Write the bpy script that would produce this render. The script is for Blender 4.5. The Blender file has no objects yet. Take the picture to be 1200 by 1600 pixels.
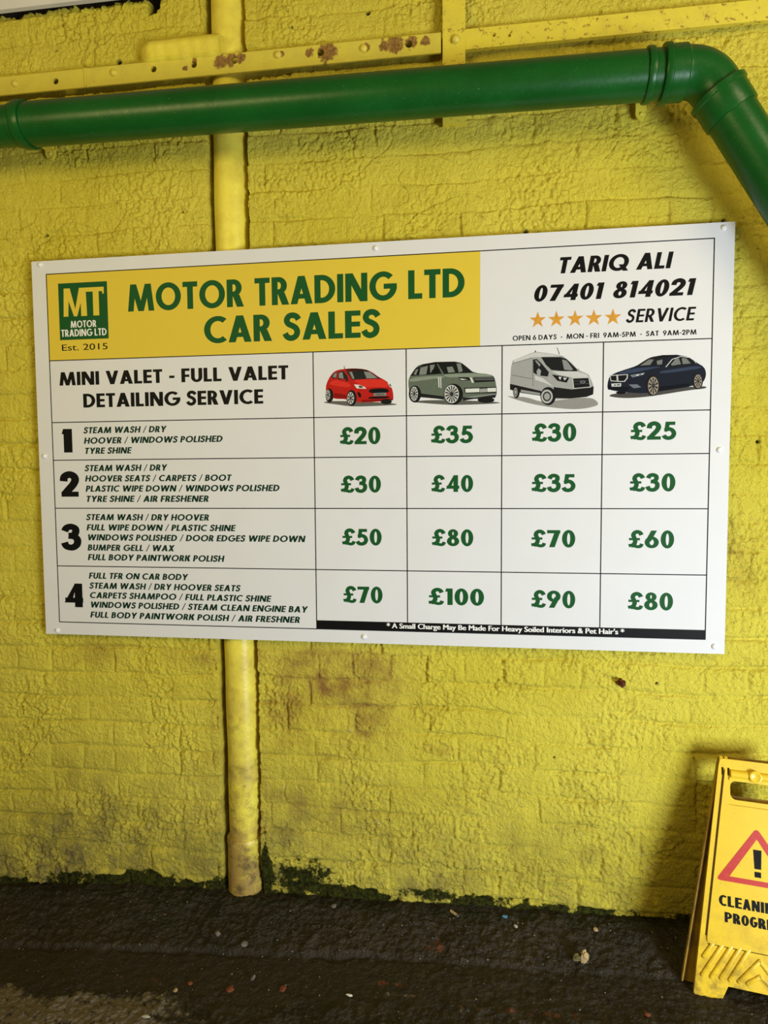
import bpy, bmesh, math, random
import numpy as np
from mathutils import Vector, Matrix
from mathutils.geometry import tessellate_polygon
random.seed(7)
rng = np.random.default_rng(11)
S = bpy.context.scene
COL = S.collection
R = math.radians

# ------------------------------------------------------------------ camera
cd = bpy.data.cameras.new('camera'); cam = bpy.data.objects.new('camera', cd); COL.objects.link(cam)
cd.sensor_fit = 'VERTICAL'; cd.sensor_height = 36.0; cd.sensor_width = 27.0
FPX = 1030.0
cd.lens = 36.0 * FPX / 1600.0
cd.clip_start = 0.05
CAM = Vector((0.36467, -1.99691, 1.39544))
cam.location = CAM
cam.rotation_euler = (R(86.44528), R(0.42030), R(8.14761))
S.camera = cam
CR = cam.rotation_euler.to_matrix()

# ------------------------------------------------------------------ view / world / lights
S.view_settings.view_transform = 'Standard'; S.view_settings.look = 'None'
S.view_settings.gamma = 1.0; S.view_settings.use_curve_mapping = False
S.view_settings.exposure = 0.10
w = bpy.data.worlds.new('world'); S.world = w; w.use_nodes = True
w.node_tree.nodes['Background'].inputs[0].default_value = (1.0, 0.70, 0.32, 1)
w.node_tree.nodes['Background'].inputs[1].default_value = 0.15

def area(name, loc, target, sx, sy, power, col):
    l = bpy.data.lights.new(name, 'AREA'); l.shape = 'RECTANGLE'; l.size = sx; l.size_y = sy
    l.energy = power; l.color = col
    o = bpy.data.objects.new(name, l); COL.objects.link(o); o.location = loc
    o.rotation_euler = (Vector(target) - Vector(loc)).to_track_quat('-Z', 'Y').to_euler()
    return o
area('doorway_daylight', (2.3, -2.55, 0.50), (0.7, 0, 0.7), 1.0, 1.0, 106, (0.80, 0.90, 1.0))
area('left_warm_fill', (-1.3, -2.4, 2.35), (-0.3, 0, 1.6), 1.4, 0.7, 24, (1.0, 0.82, 0.33))  # added warm fill to lift the upper left, no lamp known there
area('right_roof_light', (2.1, -1.9, 2.75), (0.6, 0, 1.8), 0.9, 0.8, 20, (1.0, 0.83, 0.48))

# ------------------------------------------------------------------ helpers
def ray(u, v):
    return CR @ Vector(((u - 600) / FPX, -(v - 800) / FPX, -1))
def at(u, v, y=0.0):                      # point of the photo on the vertical plane at depth y
    d = ray(u, v); return CAM + d * ((y - CAM.y) / d.y)
def fl(u, v, z=0.0):                      # point of the photo on the ground at height z
    d = ray(u, v); return CAM + d * ((z - CAM.z) / d.z)

def tag(o, label=None, cat=None, group=None, kind=None):
    if label: o['label'] = label
    if cat: o['category'] = cat
    if group: o['group'] = group
    if kind: o['kind'] = kind
    return o
def empty(name, loc=(0, 0, 0)):
    o = bpy.data.objects.new(name, None); o.empty_display_size = 0.1; COL.objects.link(o); o.location = loc; return o
def link(name, me, parent=None, mat=None):
    o = bpy.data.objects.new(name, me); COL.objects.link(o)
    if mat: me.materials.append(mat)
    if parent:
        o.parent = parent
        if parent.parent is None: o.matrix_parent_inverse = Matrix.Translation(parent.location).inverted()
    return o
class MB:                                 # collects verts and faces in world space
    def __init__(s): s.v = []; s.f = []
    def add(s, vs, fs):
        n = len(s.v); s.v += [tuple(p) for p in vs]; s.f += [tuple(i + n for i in f) for f in fs]; return s
    def build(s, name, mat, parent=None, smooth=False, angle=40):
        me = bpy.data.meshes.new(name); me.from_pydata(s.v, [], s.f)
        bm = bmesh.new(); bm.from_mesh(me)
        bmesh.ops.recalc_face_normals(bm, faces=bm.faces); bm.to_mesh(me); bm.free()
        if smooth:
            me.polygons.foreach_set('use_smooth', [True] * len(me.polygons))
            try: me.set_sharp_from_angle(angle=R(angle))
            except Exception: pass
        me.update()
        return link(name, me, parent, mat)
    def box(s, a, b):
        (x0, y0, z0), (x1, y1, z1) = a, b
        return s.add([(x0,y0,z0),(x1,y0,z0),(x1,y1,z0),(x0,y1,z0),(x0,y0,z1),(x1,y0,z1),(x1,y1,z1),(x0,y1,z1)],
                     [(0,3,2,1),(4,5,6,7),(0,1,5,4),(1,2,6,5),(2,3,7,6),(3,0,4,7)])
    def tube(s, pts, radii, n=40, cap=True):
        pts = [Vector(p) for p in pts]; rings = []
        up = Vector((0, 1, 0.001))
        for i, p in enumerate(pts):
            a = pts[max(i - 1, 0)]; b = pts[min(i + 1, len(pts) - 1)]
            k = 1
            while (b - a).length < 1e-9: k += 1; a = pts[max(i - k, 0)]; b = pts[min(i + k, len(pts) - 1)]
            t = (b - a).normalized()
            e1 = t.cross(up).normalized(); e2 = t.cross(e1).normalized()
            rings.append([p + (e1 * math.cos(2*math.pi*j/n) + e2 * math.sin(2*math.pi*j/n)) * radii[i] for j in range(n)])
        vs = [v for r in rings for v in r]; fs = []
        for i in range(len(rings) - 1):
            for j in range(n):
                fs.append((i*n + j, i*n + (j+1) % n, (i+1)*n + (j+1) % n, (i+1)*n + j))
        if cap: fs += [tuple(range(n)), tuple((len(rings)-1)*n + j for j in range(n))]
        return s.add(vs, fs)
    def dome(s, c, r, h, n=20, rings=5):  # button facing -y
        vs = []; fs = []
        for i in range(rings):
            a = math.pi/2 * i / rings
            for j in range(n):
                vs.append((c[0] + r*math.cos(a)*math.cos(2*math.pi*j/n), c[1] - h*math.sin(a), c[2] + r*math.cos(a)*math.sin(2*math.pi*j/n)))
        vs.append((c[0], c[1] - h, c[2]))
        for i in range(rings - 1):
            for j in range(n): fs.append((i*n+j, i*n+(j+1) % n, (i+1)*n+(j+1) % n, (i+1)*n+j))
        for j in range(n): fs.append(((rings-1)*n+j, (rings-1)*n+(j+1) % n, len(vs)-1))
        return s.add(vs, fs)
    def plate(s, outer, holes, depth, fr):    # extruded 2-D outline with holes; fr(a, b, d) -> world point, d = depth into it
        loops = [outer] + holes
        flat = [p for l in loops for p in l]
        tri = tessellate_polygon([[Vector((p[0], p[1], 0)) for p in l] for l in loops])
        n = len(flat)
        vs = [fr(p[0], p[1], 0) for p in flat] + [fr(p[0], p[1], depth) for p in flat]
        fs = [tuple(t) for t in tri] + [tuple(i + n for i in t[::-1]) for t in tri]
        k = 0
        for l in loops:
            m = len(l)
            for i in range(m):
                a, b = k + i, k + (i+1) % m; fs.append((a, b, b + n, a + n))
            k += m
        return s.add(vs, fs)

def circle(cx, cy, r, n=24, ry=None):
    ry = ry or r
    return [(cx + r*math.cos(2*math.pi*i/n), cy + ry*math.sin(2*math.pi*i/n)) for i in range(n)]
def chaikin(p, it=2):
    for _ in range(it):
        q = []
        for i in range(len(p)):
            a = p[i]; b = p[(i+1) % len(p)]
            q += [(a[0]*.75 + b[0]*.25, a[1]*.75 + b[1]*.25), (a[0]*.25 + b[0]*.75, a[1]*.25 + b[1]*.75)]
        p = q
    return p
def rrect(x0, y0, x1, y1, r, n=6):
    out = []
    for cx, cy, a0 in ((x1-r, y1-r, 0), (x0+r, y1-r, 90), (x0+r, y0+r, 180), (x1-r, y0+r, 270)):
        for i in range(n + 1):
            a = R(a0 + 90*i/n); out.append((cx + r*math.cos(a), cy + r*math.sin(a)))
    return out
def roundpoly(p, r, n=5):
    out = []
    m = len(p)
    for i in range(m):
        a, b, c = Vector(p[i-1]), Vector(p[i]), Vector(p[(i+1) % m])
        u = (a - b); v = (c - b); rr = min(r, u.length*.45, v.length*.45)
        s0 = b + u.normalized()*rr; s1 = b + v.normalized()*rr
        for k in range(n + 1):
            t = k / n; q = s0*(1-t)**2 + b*2*t*(1-t) + s1*t*t; out.append((q.x, q.y))
    return out

# ------------------------------------------------------------------ materials
def srgb(r, g, b):
    f = lambda c: (c/255/12.92) if c/255 <= .04045 else ((c/255 + .055)/1.055)**2.4
    return (f(r), f(g), f(b))
class NT:
    def __init__(s, name):
        s.m = bpy.data.materials.new(name); s.m.use_nodes = True; s.t = s.m.node_tree
        s.p = s.t.nodes['Principled BSDF']; s.tc = s.t.nodes.new('ShaderNodeTexCoord')
    def n(s, kind, ins=None, **kw):
        nd = s.t.nodes.new(kind)
        for k, v in kw.items(): setattr(nd, k, v)
        for k, v in (ins or {}).items(): s.set(nd.inputs[k], v)
        return nd
    def set(s, sock, v):
        if isinstance(v, bpy.types.NodeSocket): s.t.links.new(v, sock)
        else:
            if sock.type == 'RGBA' and len(v) == 3: v = (*v, 1)
            sock.default_value = v
    def noise(s, scale, detail=4, rough=.55, vec=None, dist=0):
        return s.n('ShaderNodeTexNoise', {'Vector': vec or s.tc.outputs['Object'], 'Scale': scale, 'Detail': detail, 'Roughness': rough, 'Distortion': dist}).outputs['Fac']
    def ramp(s, fac, a, b, c0=0.0, c1=1.0):
        return s.n('ShaderNodeMapRange', {0: fac, 1: a, 2: b, 3: c0, 4: c1}).outputs[0]
    def mix(s, fac, a, b):
        nd = s.n('ShaderNodeMix', data_type='RGBA'); s.set(nd.inputs[0], fac); s.set(nd.inputs[6], a); s.set(nd.inputs[7], b); return nd.outputs[2]
    def math(s, op, a, b=0.0):
        nd = s.n('ShaderNodeMath', operation=op); s.set(nd.inputs[0], a); s.set(nd.inputs[1], b); return nd.outputs[0]
    def attr(s, name):
        return s.n('ShaderNodeAttribute', attribute_name=name).outputs['Fac']
    def bump(s, h, strength=.5, dist=.01, normal=None):
        nd = s.n('ShaderNodeBump', {'Height': h, 'Strength': strength, 'Distance': dist})
        if normal: s.t.links.new(normal, nd.inputs['Normal'])
        return nd.outputs[0]
    def out(s, color=None, rough=None, normal=None, metal=None, spec=None):
        if color is not None: s.set(s.p.inputs['Base Color'], color)
        if rough is not None: s.set(s.p.inputs['Roughness'], rough)
        if normal is not None: s.set(s.p.inputs['Normal'], normal)
        if metal is not None: s.set(s.p.inputs['Metallic'], metal)
        if spec is not None: s.set(s.p.inputs['Specular IOR Level'], spec)
        return s.m
def plain(name, col, rough=.4, var=.06, scale=30, bump=0.0, spec=.08):
    t = NT(name); f = t.noise(scale, 3)
    c = t.mix(t.ramp(f, .3, .7), tuple(x*(1-var) for x in col), tuple(min(1, x*(1+var)) for x in col))
    return t.out(c, rough, t.bump(f, .3, bump) if bump else None, spec=spec)

YEL = (0.83, 0.71, 0.082)
# painted wall
t = NT('wall_paint')
n1 = t.noise(1.7, 3); n2 = t.noise(14, 5, .6); n3 = t.noise(75, 5, .65); n4 = t.noise(260, 3, .6)
c = t.mix(t.ramp(n1, .35, .65), YEL, (0.74, 0.62, 0.048))
c = t.mix(t.ramp(n2, .48, .75, 0, .35), c, (0.66, 0.54, 0.055))
st = t.attr('stain'); k = t.math('MULTIPLY', st, t.ramp(n2, .33, .62, .25, 1)); c = t.mix(k, c, (0.33, 0.17, 0.035))
gr = t.attr('grime'); k = t.math('MULTIPLY', gr, t.ramp(n2, .30, .66, .15, 1)); c = t.mix(k, c, (0.20, 0.155, 0.05))
k = t.math('MULTIPLY', gr, t.ramp(t.noise(75, 5, .7, dist=.6), .56, .64, 0, .55)); c = t.mix(k, c, (0.055, 0.045, 0.02))
fk = t.attr('flake'); k = t.math('MULTIPLY', fk, t.ramp(t.noise(38, 5, .75), .64, .67)); c = t.mix(k, c, (0.55, 0.52, 0.46))
ms = t.attr('moss'); mn = t.math('ADD', ms, t.math('MULTIPLY', t.math('SUBTRACT', t.noise(30, 6, .72), .5), 2.6))
mcol = t.mix(t.ramp(n3, .35, .65), (0.014, 0.012, 0.007), (0.060, 0.066, 0.008))
c = t.mix(t.ramp(mn, .42, .62), c, mcol)
dk = t.attr('dark'); c = t.mix(dk, c, (0.012, 0.010, 0.007))
h = t.math('ADD', t.math('MULTIPLY', n3, .75), t.math('MULTIPLY', n4, .3))
WALL = t.out(c, t.ramp(n3, .3, .7, .36, .55), t.bump(h, 1.0, .018), spec=t.math('MULTIPLY', t.ramp(mn, .35, .6, 1, .15), .36))
# yellow painted metal / pipe
def paint(name, rust, grime, col=YEL, rs=9.0, bumpy=.0015, lo=.60):
    t = NT(name); n2 = t.noise(20, 5, .6); n3 = t.noise(120, 4, .6)
    c = t.mix(t.ramp(n2, .4, .7, 0, .6), col, (col[0]*.85, col[1]*.82, col[2]*1.2))
    r = t.noise(rs, 6, .68, dist=.4); c = t.mix(t.ramp(r, lo, lo + .07, 0, rust), c, (0.17, 0.055, 0.02))
    g = t.noise(13, 6, .7); c = t.mix(t.ramp(g, .52, .68, 0, grime), c, (0.12, 0.09, 0.04))
    return t.out(c, .42, t.bump(t.math('ADD', n2, t.math('MULTIPLY', n3, .4)), .4, bumpy))
RUSTS = [(at(u, v), r) for u, v, r in ((345, 97, .020), (362, 94, .022), (376, 92, .016), (512, 82, .030), (484, 84, .014), (616, 70, .026), (600, 72, .016), (642, 68, .018), (290, 108, .008), (305, 96, .008), (440, 86, .010), (572, 76, .012), (664, 66, .014))]
def rail_paint():
    t = NT('rail_paint'); n2 = t.noise(20, 5, .6); n3 = t.noise(120, 4, .6); n4 = t.noise(75, 6, .72)
    c = t.mix(t.ramp(n2, .4, .7, 0, .6), (0.66, 0.555, 0.06), (0.55, 0.455, 0.07))
    m = None
    for p, r in RUSTS:
        d = t.n('ShaderNodeVectorMath', {0: t.tc.outputs['Object'], 1: (p.x, -.004, p.z)}, operation='DISTANCE').outputs['Value']
        k = t.ramp(d, r*1.8, r*.4, -.5, .66); m = k if m is None else t.math('MAXIMUM', m, k)
    m = t.math('ADD', m, t.math('MULTIPLY', t.math('SUBTRACT', n4, .5), 2.0))
    rust = t.mix(t.ramp(t.noise(140, 5, .7), .4, .65), (0.13, 0.042, 0.014), (0.33, 0.17, 0.04))
    c = t.mix(t.ramp(m, .05, .30, 0, .92), c, rust)
    c = t.mix(t.ramp(t.noise(190, 3, .6), .66, .70, 0, .5), c, (0.17, 0.11, 0.04))
    return t.out(c, .5, t.bump(t.math('ADD', n2, t.math('MULTIPLY', n3, .4)), .4, .0015))
RAIL = rail_paint()
STRIP = paint('strip_paint', .75, .1, (0.74, 0.62, 0.055), 62, lo=.575)
STUB = paint('stub_paint', 0, .05, (0.78, 0.66, 0.06), 20, .006)
BOLT = paint('bolt_paint', .5, .2, (0.70, 0.58, 0.07), 40)
DOWN = None
t = NT('downpipe_paint')
n2 = t.noise(18, 5, .6); n3 = t.noise(110, 4, .6)
sep = t.n('ShaderNodeSeparateXYZ', {0: t.tc.outputs['Object']})
low = t.ramp(sep.outputs['Z'], .9, .1)
c = t.mix(t.ramp(n2, .4, .7, 0, .6), YEL, (0.60, 0.45, 0.05))
c = t.mix(t.math('MULTIPLY', low, t.ramp(t.noise(6, 5, .7), .40, .56, 0, .85)), c, (0.34, 0.20, 0.065))
c = t.mix(t.math('MULTIPLY', low, t.ramp(t.noise(22, 6, .72), .50, .64, 0, .8)), c, (0.09, 0.065, 0.03))
DOWN = t.out(c, .4, t.bump(t.math('ADD', n2, t.math('MULTIPLY', n3, .5)), .5, .003))
# green pipe
t = NT('green_pipe_paint'); n2 = t.noise(5, 5, .6); n3 = t.noise(90, 4, .6)
sepn = t.n('ShaderNodeSeparateXYZ', {0: t.n('ShaderNodeNewGeometry').outputs['Normal']})
dust = t.math('MULTIPLY', t.ramp(sepn.outputs['Z'], .30, .85), t.ramp(n2, .3, .7, .45, .95))
c = t.mix(t.ramp(n2, .35, .7), (0.004, 0.068, 0.008), (0.007, 0.095, 0.013))
c = t.mix(dust, c, (0.060, 0.070, 0.038))
c = t.mix(t.ramp(t.noise(260, 2), .72, .76, 0, .5), c, (0.3, 0.35, 0.25))
GREEN = t.out(c, t.math('ADD', t.ramp(n3, .3, .7, .26, .36), t.math('MULTIPLY', dust, .3)), t.bump(t.math('ADD', n3, t.noise(14, 3)), .12, .002), spec=.32)
# ground
t = NT('ground_tarmac')
n1 = t.noise(3, 4); n2 = t.noise(35, 5, .65); n3 = t.noise(160, 4, .65)
c = t.mix(t.ramp(n1, .35, .65), (0.039, 0.032, 0.022), (0.060, 0.048, 0.033))
c = t.mix(t.ramp(n2, .4, .7, 0, .7), c, (0.014, 0.011, 0.008))
mo = t.attr('mud'); c = t.mix(t.math('MULTIPLY', mo, .8), c, (0.028, 0.022, 0.014))
pa = t.attr('pale'); pn = t.math('ADD', t.math('MULTIPLY', t.math('SUBTRACT', t.noise(42, 6, .72), .5), 2.4), pa)
c = t.mix(t.ramp(pn, .52, .78, 0, .8), c, (0.19, 0.155, 0.105))
br = t.attr('brick'); bn = t.math('ADD', t.math('MULTIPLY', t.math('SUBTRACT', t.noise(48, 5, .7), .5), 2.2), br)
c = t.mix(t.ramp(bn, .6, .8, 0, .8), c, (0.16, 0.05, 0.022))
gm = t.attr('moss'); c = t.mix(t.math('MULTIPLY', gm, t.ramp(n2, .35, .6, 0, .8)), c, (0.022, 0.026, 0.007))
vo = t.n('ShaderNodeTexVoronoi', {'Vector': t.tc.outputs['Object'], 'Scale': 120.0})
spk = t.math('MULTIPLY', t.ramp(vo.outputs['Distance'], .22, .12), t.ramp(t.n('ShaderNodeSeparateColor', {0: vo.outputs['Color']}).outputs[0], .93, .95))
c = t.mix(t.math('MULTIPLY', spk, .6), c, (0.35, 0.32, 0.28))
h = t.math('ADD', t.math('MULTIPLY', n2, .8), t.math('MULTIPLY', n3, .6))
h = t.math('ADD', h, t.math('MULTIPLY', vo.outputs['Distance'], .5))
hs = t.math('MULTIPLY', h, t.ramp(mo, 0, 1, 1, .45))
GROUND = t.out(c, t.ramp(n2, .3, .7, .55, .85), t.bump(hs, .9, .012), spec=.16)

WHITE = plain('board_white', (0.685, 0.685, 0.69), .5, .015, 8)
CAP = plain('cap_white', (0.80, 0.80, 0.79), .3, .01)
HDR = plain('print_yellow', (0.69, 0.515, 0.052), .5, .01)
PGREEN = plain('print_green', (0.010, 0.082, 0.020), .5, .02)
DGREEN = plain('print_dark_green', (0.005, 0.030, 0.016), .5, .02)
BLACK = plain('print_black', (0.006, 0.006, 0.006), .5, .02)
PWHITE = plain('print_white', (0.80, 0.79, 0.76), .5, .01)
STAR = plain('print_orange', (0.62, 0.30, 0.045), .3, .1, 60)
PVC = plain('sill_white', (0.66, 0.65, 0.63), .45, .08, 5)
RUSTY = plain('rusty_iron', (0.12, 0.036, 0.018), .8, .5, 120, .002)

# ------------------------------------------------------------------ lattice noise (numpy)
def pnoise(X, Z, freq, seed):
    g = np.random.default_rng(seed).uniform(0, 2*np.pi, (256, 256)).astype(np.float32)
    x = X*freq + 131.3; z = Z*freq + 77.7
    i = np.floor(x).astype(np.int32); j = np.floor(z).astype(np.int32); fx = (x - i).astype(np.float32); fz = (z - j).astype(np.float32)
    def d(a, b):
        th = g[(i + a) & 255, (j + b) & 255]; return np.cos(th)*(fx - a) + np.sin(th)*(fz - b)
    u = fx*fx*fx*(fx*(fx*6 - 15) + 10); v = fz*fz*fz*(fz*(fz*6 - 15) + 10)
    return ((d(0,0)*(1-u) + d(1,0)*u)*(1-v) + (d(0,1)*(1-u) + d(1,1)*u)*v) * 1.5
def fbm(X, Z, freq, seed, oct=4, gain=.5):
    s = 0; a = 1
    for o in range(oct): s = s + a*pnoise(X, Z, freq*2**o, seed + o); a *= gain
    return s
def sstep(a, b, x):
    t = np.clip((x - a)/(b - a), 0, 1); return t*t*(3 - 2*t)
def axis(lo, f0, f1, hi, fine, coarse):
    a = np.arange(lo, f0, coarse); b = np.arange(f0, f1, fine); c = np.arange(f1, hi + 1e-6, coarse); return np.concatenate([a, b, c])
def grid_mesh(name, P, attrs, mat):       # P: (nx, nz, 3)
    nx, nz, _ = P.shape
    me = bpy.data.meshes.new(name)
    me.vertices.add(nx*nz); me.vertices.foreach_set('co', P.reshape(-1).astype(np.float32))
    idx = np.arange(nx*nz).reshape(nx, nz)
    q = np.stack([idx[:-1,:-1], idx[1:,:-1], idx[1:,1:], idx[:-1,1:]], -1).reshape(-1, 4)
    me.loops.add(q.size); me.loops.foreach_set('vertex_index', q.reshape(-1).astype(np.int32))
    me.polygons.add(len(q)); me.polygons.foreach_set('loop_start', np.arange(0, q.size, 4, dtype=np.int32))
    me.polygons.foreach_set('use_smooth', np.ones(len(q), dtype=bool))
    me.update(calc_edges=True)
    for k, a in attrs.items():
        at_ = me.attributes.new(k, 'FLOAT', 'POINT'); at_.data.foreach_set('value', np.clip(a, 0, 1).reshape(-1).astype(np.float32))
    return link(name, me, None, mat)
def blob(X, Z, cx, cz, rx, rz): return np.exp(-((X - cx)/rx)**2 - ((Z - cz)/rz)**2)

# ------------------------------------------------------------------ wall
WY = 0.030
PY = .068; PC = (at(340, 300, PY).x + at(385, 300, PY).x)/2; PC0 = (at(358, 1380, PY).x + at(413, 1380, PY).x)/2
def base_z(x):                            # height of the ground along the wall foot
    return np.interp(x, [-2.7, -1.25, -.8, -.39, .27, .86, 1.3, 2.7], [-.10, -.055, -.012, -.006, .008, .02, .03, .05])
xs = axis(-2.6, -1.36, 1.32, 2.6, .0028, .014); zs = axis(-.16, -.08, 2.98, 3.3, .0028, .014)
X, Z = np.meshgrid(xs, zs, indexing='ij')
wx = .010*pnoise(X, Z, 5, 1) + .003*pnoise(X, Z, 22, 2)
wz = .009*pnoise(X, Z, 3, 3) + .0035*pnoise(X, Z, 18, 4) + .012*pnoise(X*.4, Z*.4, 2.3, 5)
CH = .0855
zc = (Z + wz + .045)/CH; row = np.floor(zc).astype(int); fz = zc - row
r_rng = np.random.default_rng(5); rowoff = r_rng.uniform(0, 1, 200); 
head = ((row + 400) % 4 == 1)
BL = np.where(head, .117, .233)
xc = (X + wx)/BL + np.where(row % 2 == 0, .5, 0) + rowoff[(row + 50) % 200]*.35; col = np.floor(xc).astype(int); fx = xc - col
dz = np.minimum(fz, 1 - fz)*CH; dx = np.minimum(fx, 1 - fx)*BL
hash_ = np.random.default_rng(9).uniform(-1, 1, (256, 256)); hb = hash_[row & 255, col & 255]; hb2 = hash_[(row*7 + 3) & 255, (col*5 + 11) & 255]
fill = sstep(-.25, .55, pnoise(X, Z, 4.5, 21) + .25*pnoise(X, Z, 14, 22))       # where thick paint drowned the joints
up = sstep(1.6, 2.4, Z)
jl = np.where(fz < .5, fz, fz - 1)*CH                                           # signed distance to the bed joint
jw = .0028 + .004*sstep(-.4, .5, pnoise(X, Z, 7, 25))
joint_h = np.exp(-(dz/.0075)**2)*.55 + np.exp(-np.abs(jl + .0015)/jw)*.9
joint_h *= (.25 + .75*fill)
joint_v = np.exp(-(dx/.0045)**2)*(.18 + .82*sstep(.0, .6, pnoise(X, Z, 6, 23) + .3*hb2))
joint = np.clip(np.maximum(joint_h, joint_v), 0, 1.3)
H = -.0085*joint
pil = sstep(0, .017, np.minimum(dz*1.1, dx + .004)); H += .0042*(pil - 1)*(1 - .35*sstep(1.6, 2.4, Z))*(.12 + .88*sstep(-.15, .45, pnoise(X, Z, 3.6, 59) + .3*pnoise(X, Z, 11, 86)))
H += .0030*hb*(1 - np.clip(joint, 0, 1)) + .004*hb2*(fx - .5)*(1 - np.clip(joint, 0, 1))
H += .0030*np.exp(-((fz - .90)/.05)**2)*(.4 + .6*pnoise(X, Z, 9, 24))             # paint lip over each course
H += .0055*pnoise(X, Z, 3.2, 31) + .0035*pnoise(X, Z, 9, 32)
rough = .30 + 1.0*sstep(-.25, .45, pnoise(X, Z, 4.2, 33) + .3*pnoise(X, Z, 13, 30))
rg2 = 1 - np.abs(pnoise(X + .02*pnoise(X, Z, 12, 39), Z*1.6, 17, 37))
g1 = 1 - np.abs(pnoise(X + .006*pnoise(X, Z, 40, 43), Z, 42, 44)); g2 = 1 - np.abs(pnoise(X, Z, 85, 45))
H += .0022*pnoise(X, Z, 20, 34) + rough*(.0040*pnoise(X, Z, 48, 35) + .0040*pnoise(X, Z, 95, 38) + .0018*pnoise(X, Z, 170, 49) - .0055*np.clip(pnoise(X, Z, 60, 58) - .2, 0, 1) - .0012*g1**7 - .0010*g2**6 + .0012*(rg2**8 - .2))
crk = np.exp(-(pnoise(X + .05*pnoise(X, Z, 6, 41), Z*1.7, 6.5, 40)/.014)**2)*sstep(.0, .4, pnoise(X, Z, 4, 42)); H -= .0065*crk
crk2 = np.exp(-(pnoise(X + .03*pnoise(X, Z, 9, 46), Z*2.2, 11, 47)/.03)**2)*sstep(.15, .5, pnoise(X, Z, 5, 48)); H -= .0050*crk2
# chase for the downpipe
chx = PC0 + (PC - PC0)*np.clip(Z/1.6, 0, 1) + .003*pnoise(X*0, Z, 6, 51)
chase = sstep(-.069, -.064, X - chx + .003*pnoise(X, Z, 30, 52))*(1 - sstep(.062, .067, X - chx + .003*pnoise(X, Z, 30, 53)))
H = H*(1 - chase) + chase*(-.085 + .002*pnoise(X, Z, 25, 54))
# hollow behind the slotted rail and at the foot of the top-left sill
hol = sstep(2.606, 2.614, Z)*(1 - sstep(2.648, 2.656, Z))*(1 - sstep(.24, .26, X)); H = H*(1 - hol) + hol*(-.03)
sillz = 2.868 + .005*pnoise(X, Z*0, 16, 55) + .006*pnoise(X, Z*0, 60, 56) + .02*np.clip(X + .9, 0, .3)
gap = sstep(0, .004, Z - sillz)*(1 - sstep(-.64, -.63, X))
q = at(240, 10, WY); gap = np.maximum(gap, (1 - sstep(.016, .022, np.abs(X - q.x)))*sstep(-.016, -.010, Z - q.z + .012*pnoise(X, Z, 30, 57))); H = H*(1 - gap) + gap*(-.05)
# drilled holes
dark = np.zeros_like(H) + gap
for (u, v, r) in ((25, 24, .009), (184, 95, .007), (575, 20, .006), (456, 43, .003), (70, 367, .005), (822, 362, .006), (1131, 345, .005), (800, 94, .003),
                  (63, 256, .003), (284, 330, .003), (1026, 1068, .004), (866, 1184, .003), (1124, 640, .004), (1186, 690, .004)):
    p = at(u, v, WY); m = 1 - sstep(r*.8, r*1.3, np.hypot(X - p.x, Z - p.z)); H -= .012*m; dark = np.maximum(dark, m)
# pocks and plugged lumps
for k in range(60):
    cx, cz, r = rng.uniform(-1.3, 1.3), rng.uniform(.1, 2.9), rng.uniform(.004, .016)
    d = np.hypot(X - cx, (Z - cz)*1.2)/r; H += rng.choice([-.5, .8])*r*.35*np.exp(-d*d)
for (u, v, r) in ((5, 315, .028), (5, 395, .02), (775, 190, .02), (870, 790, .02)):
    p = at(u, v, WY); d = np.hypot(X - p.x, Z - p.z)/r; H += .008*np.exp(-d**4)
# foot of the wall: paint stops, mossy bare course below
bz = base_z(X)
foot = Z - bz
edge = .040 + .022*pnoise(X, Z, 5, 61) + .010*pnoise(X, Z, 24, 62) - .02*sstep(-.2, .9, X)
bare = 1 - sstep(-.006, .006, foot - edge)
H -= .008*bare
moss = 1.0*(1 - sstep(-.018, .020, foot - edge)) * (.45 + .65*sstep(-.2, .35, pnoise(X, Z, 9, 63) + .3*hb))
pt = at(55, 1368, WY); patch = (1 - sstep(.030, .036, np.abs(X - pt.x)))*(1 - sstep(.026, .032, np.abs(Z - pt.z))); moss *= (1 - patch); H += .010*patch
moss += .30*(1 - sstep(-.5, -.4, X))*(1 - sstep(-.012, .016, foot - edge))*(1 - patch) + .75*blob(X, Z, -.21, .075, .15, .06) + .5*blob(X, Z, .3, .045, .2, .02) + .8*blob(X, Z, -.33, .09, .018, .13) + .6*blob(X, Z, -.455, .07, .012, .09)
moss = np.maximum(moss, 1.0*(1 - sstep(.0, .010, foot)))
stain = .85*blob(X, Z, -.17, .80, .20, .035) + .7*blob(X, Z, -.12, .72, .17, .05) + .6*blob(X, Z, -.26, .62, .08, .12) + .75*blob(X, Z, .0, .70, .14, .10) + .45*blob(X, Z, -.02, .55, .12, .08) + .45*blob(X, Z, -.55, .79, .1, .03) \
    + .5*blob(X, Z, -.47, .60, .05, .2) + .6*blob(X, Z, .24, .52, .05, .02) + .45*blob(X, Z, 1.10, 1.15, .06, .12) + .3*blob(X, Z, -.9, .80, .12, .05) + .35*blob(X, Z, -.2, .3, .3, .1)
stain = 1.35*stain*(.40 + .8*joint + .5*sstep(-.3, .4, pnoise(X, Z, 11, 64)))
grime = (1 - sstep(.03, .60, Z))*(.62 + .5*pnoise(X, Z, 2.6, 65)) * (1 - .15*sstep(-.2, .9, X)) + .08*(1 - sstep(-1.3, -.5, X))*(1 - sstep(.6, 1.3, Z)) + .4*blob(X, Z, -.8, .2, .3, .12)
flake = blob(X, Z, -.02, .52, .2, .16) + .5*blob(X, Z, -.47, .6, .05, .3) + .3*(1 - sstep(.1, .8, Z)) + .4*blob(X, Z, .1, .25, .2, .1)
P = np.stack([X, WY - H, Z], -1)
wall = grid_mesh('wall_back', P, dict(stain=stain, grime=grime, moss=moss, flake=flake, dark=dark), WALL); tag(wall, kind='structure')
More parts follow.
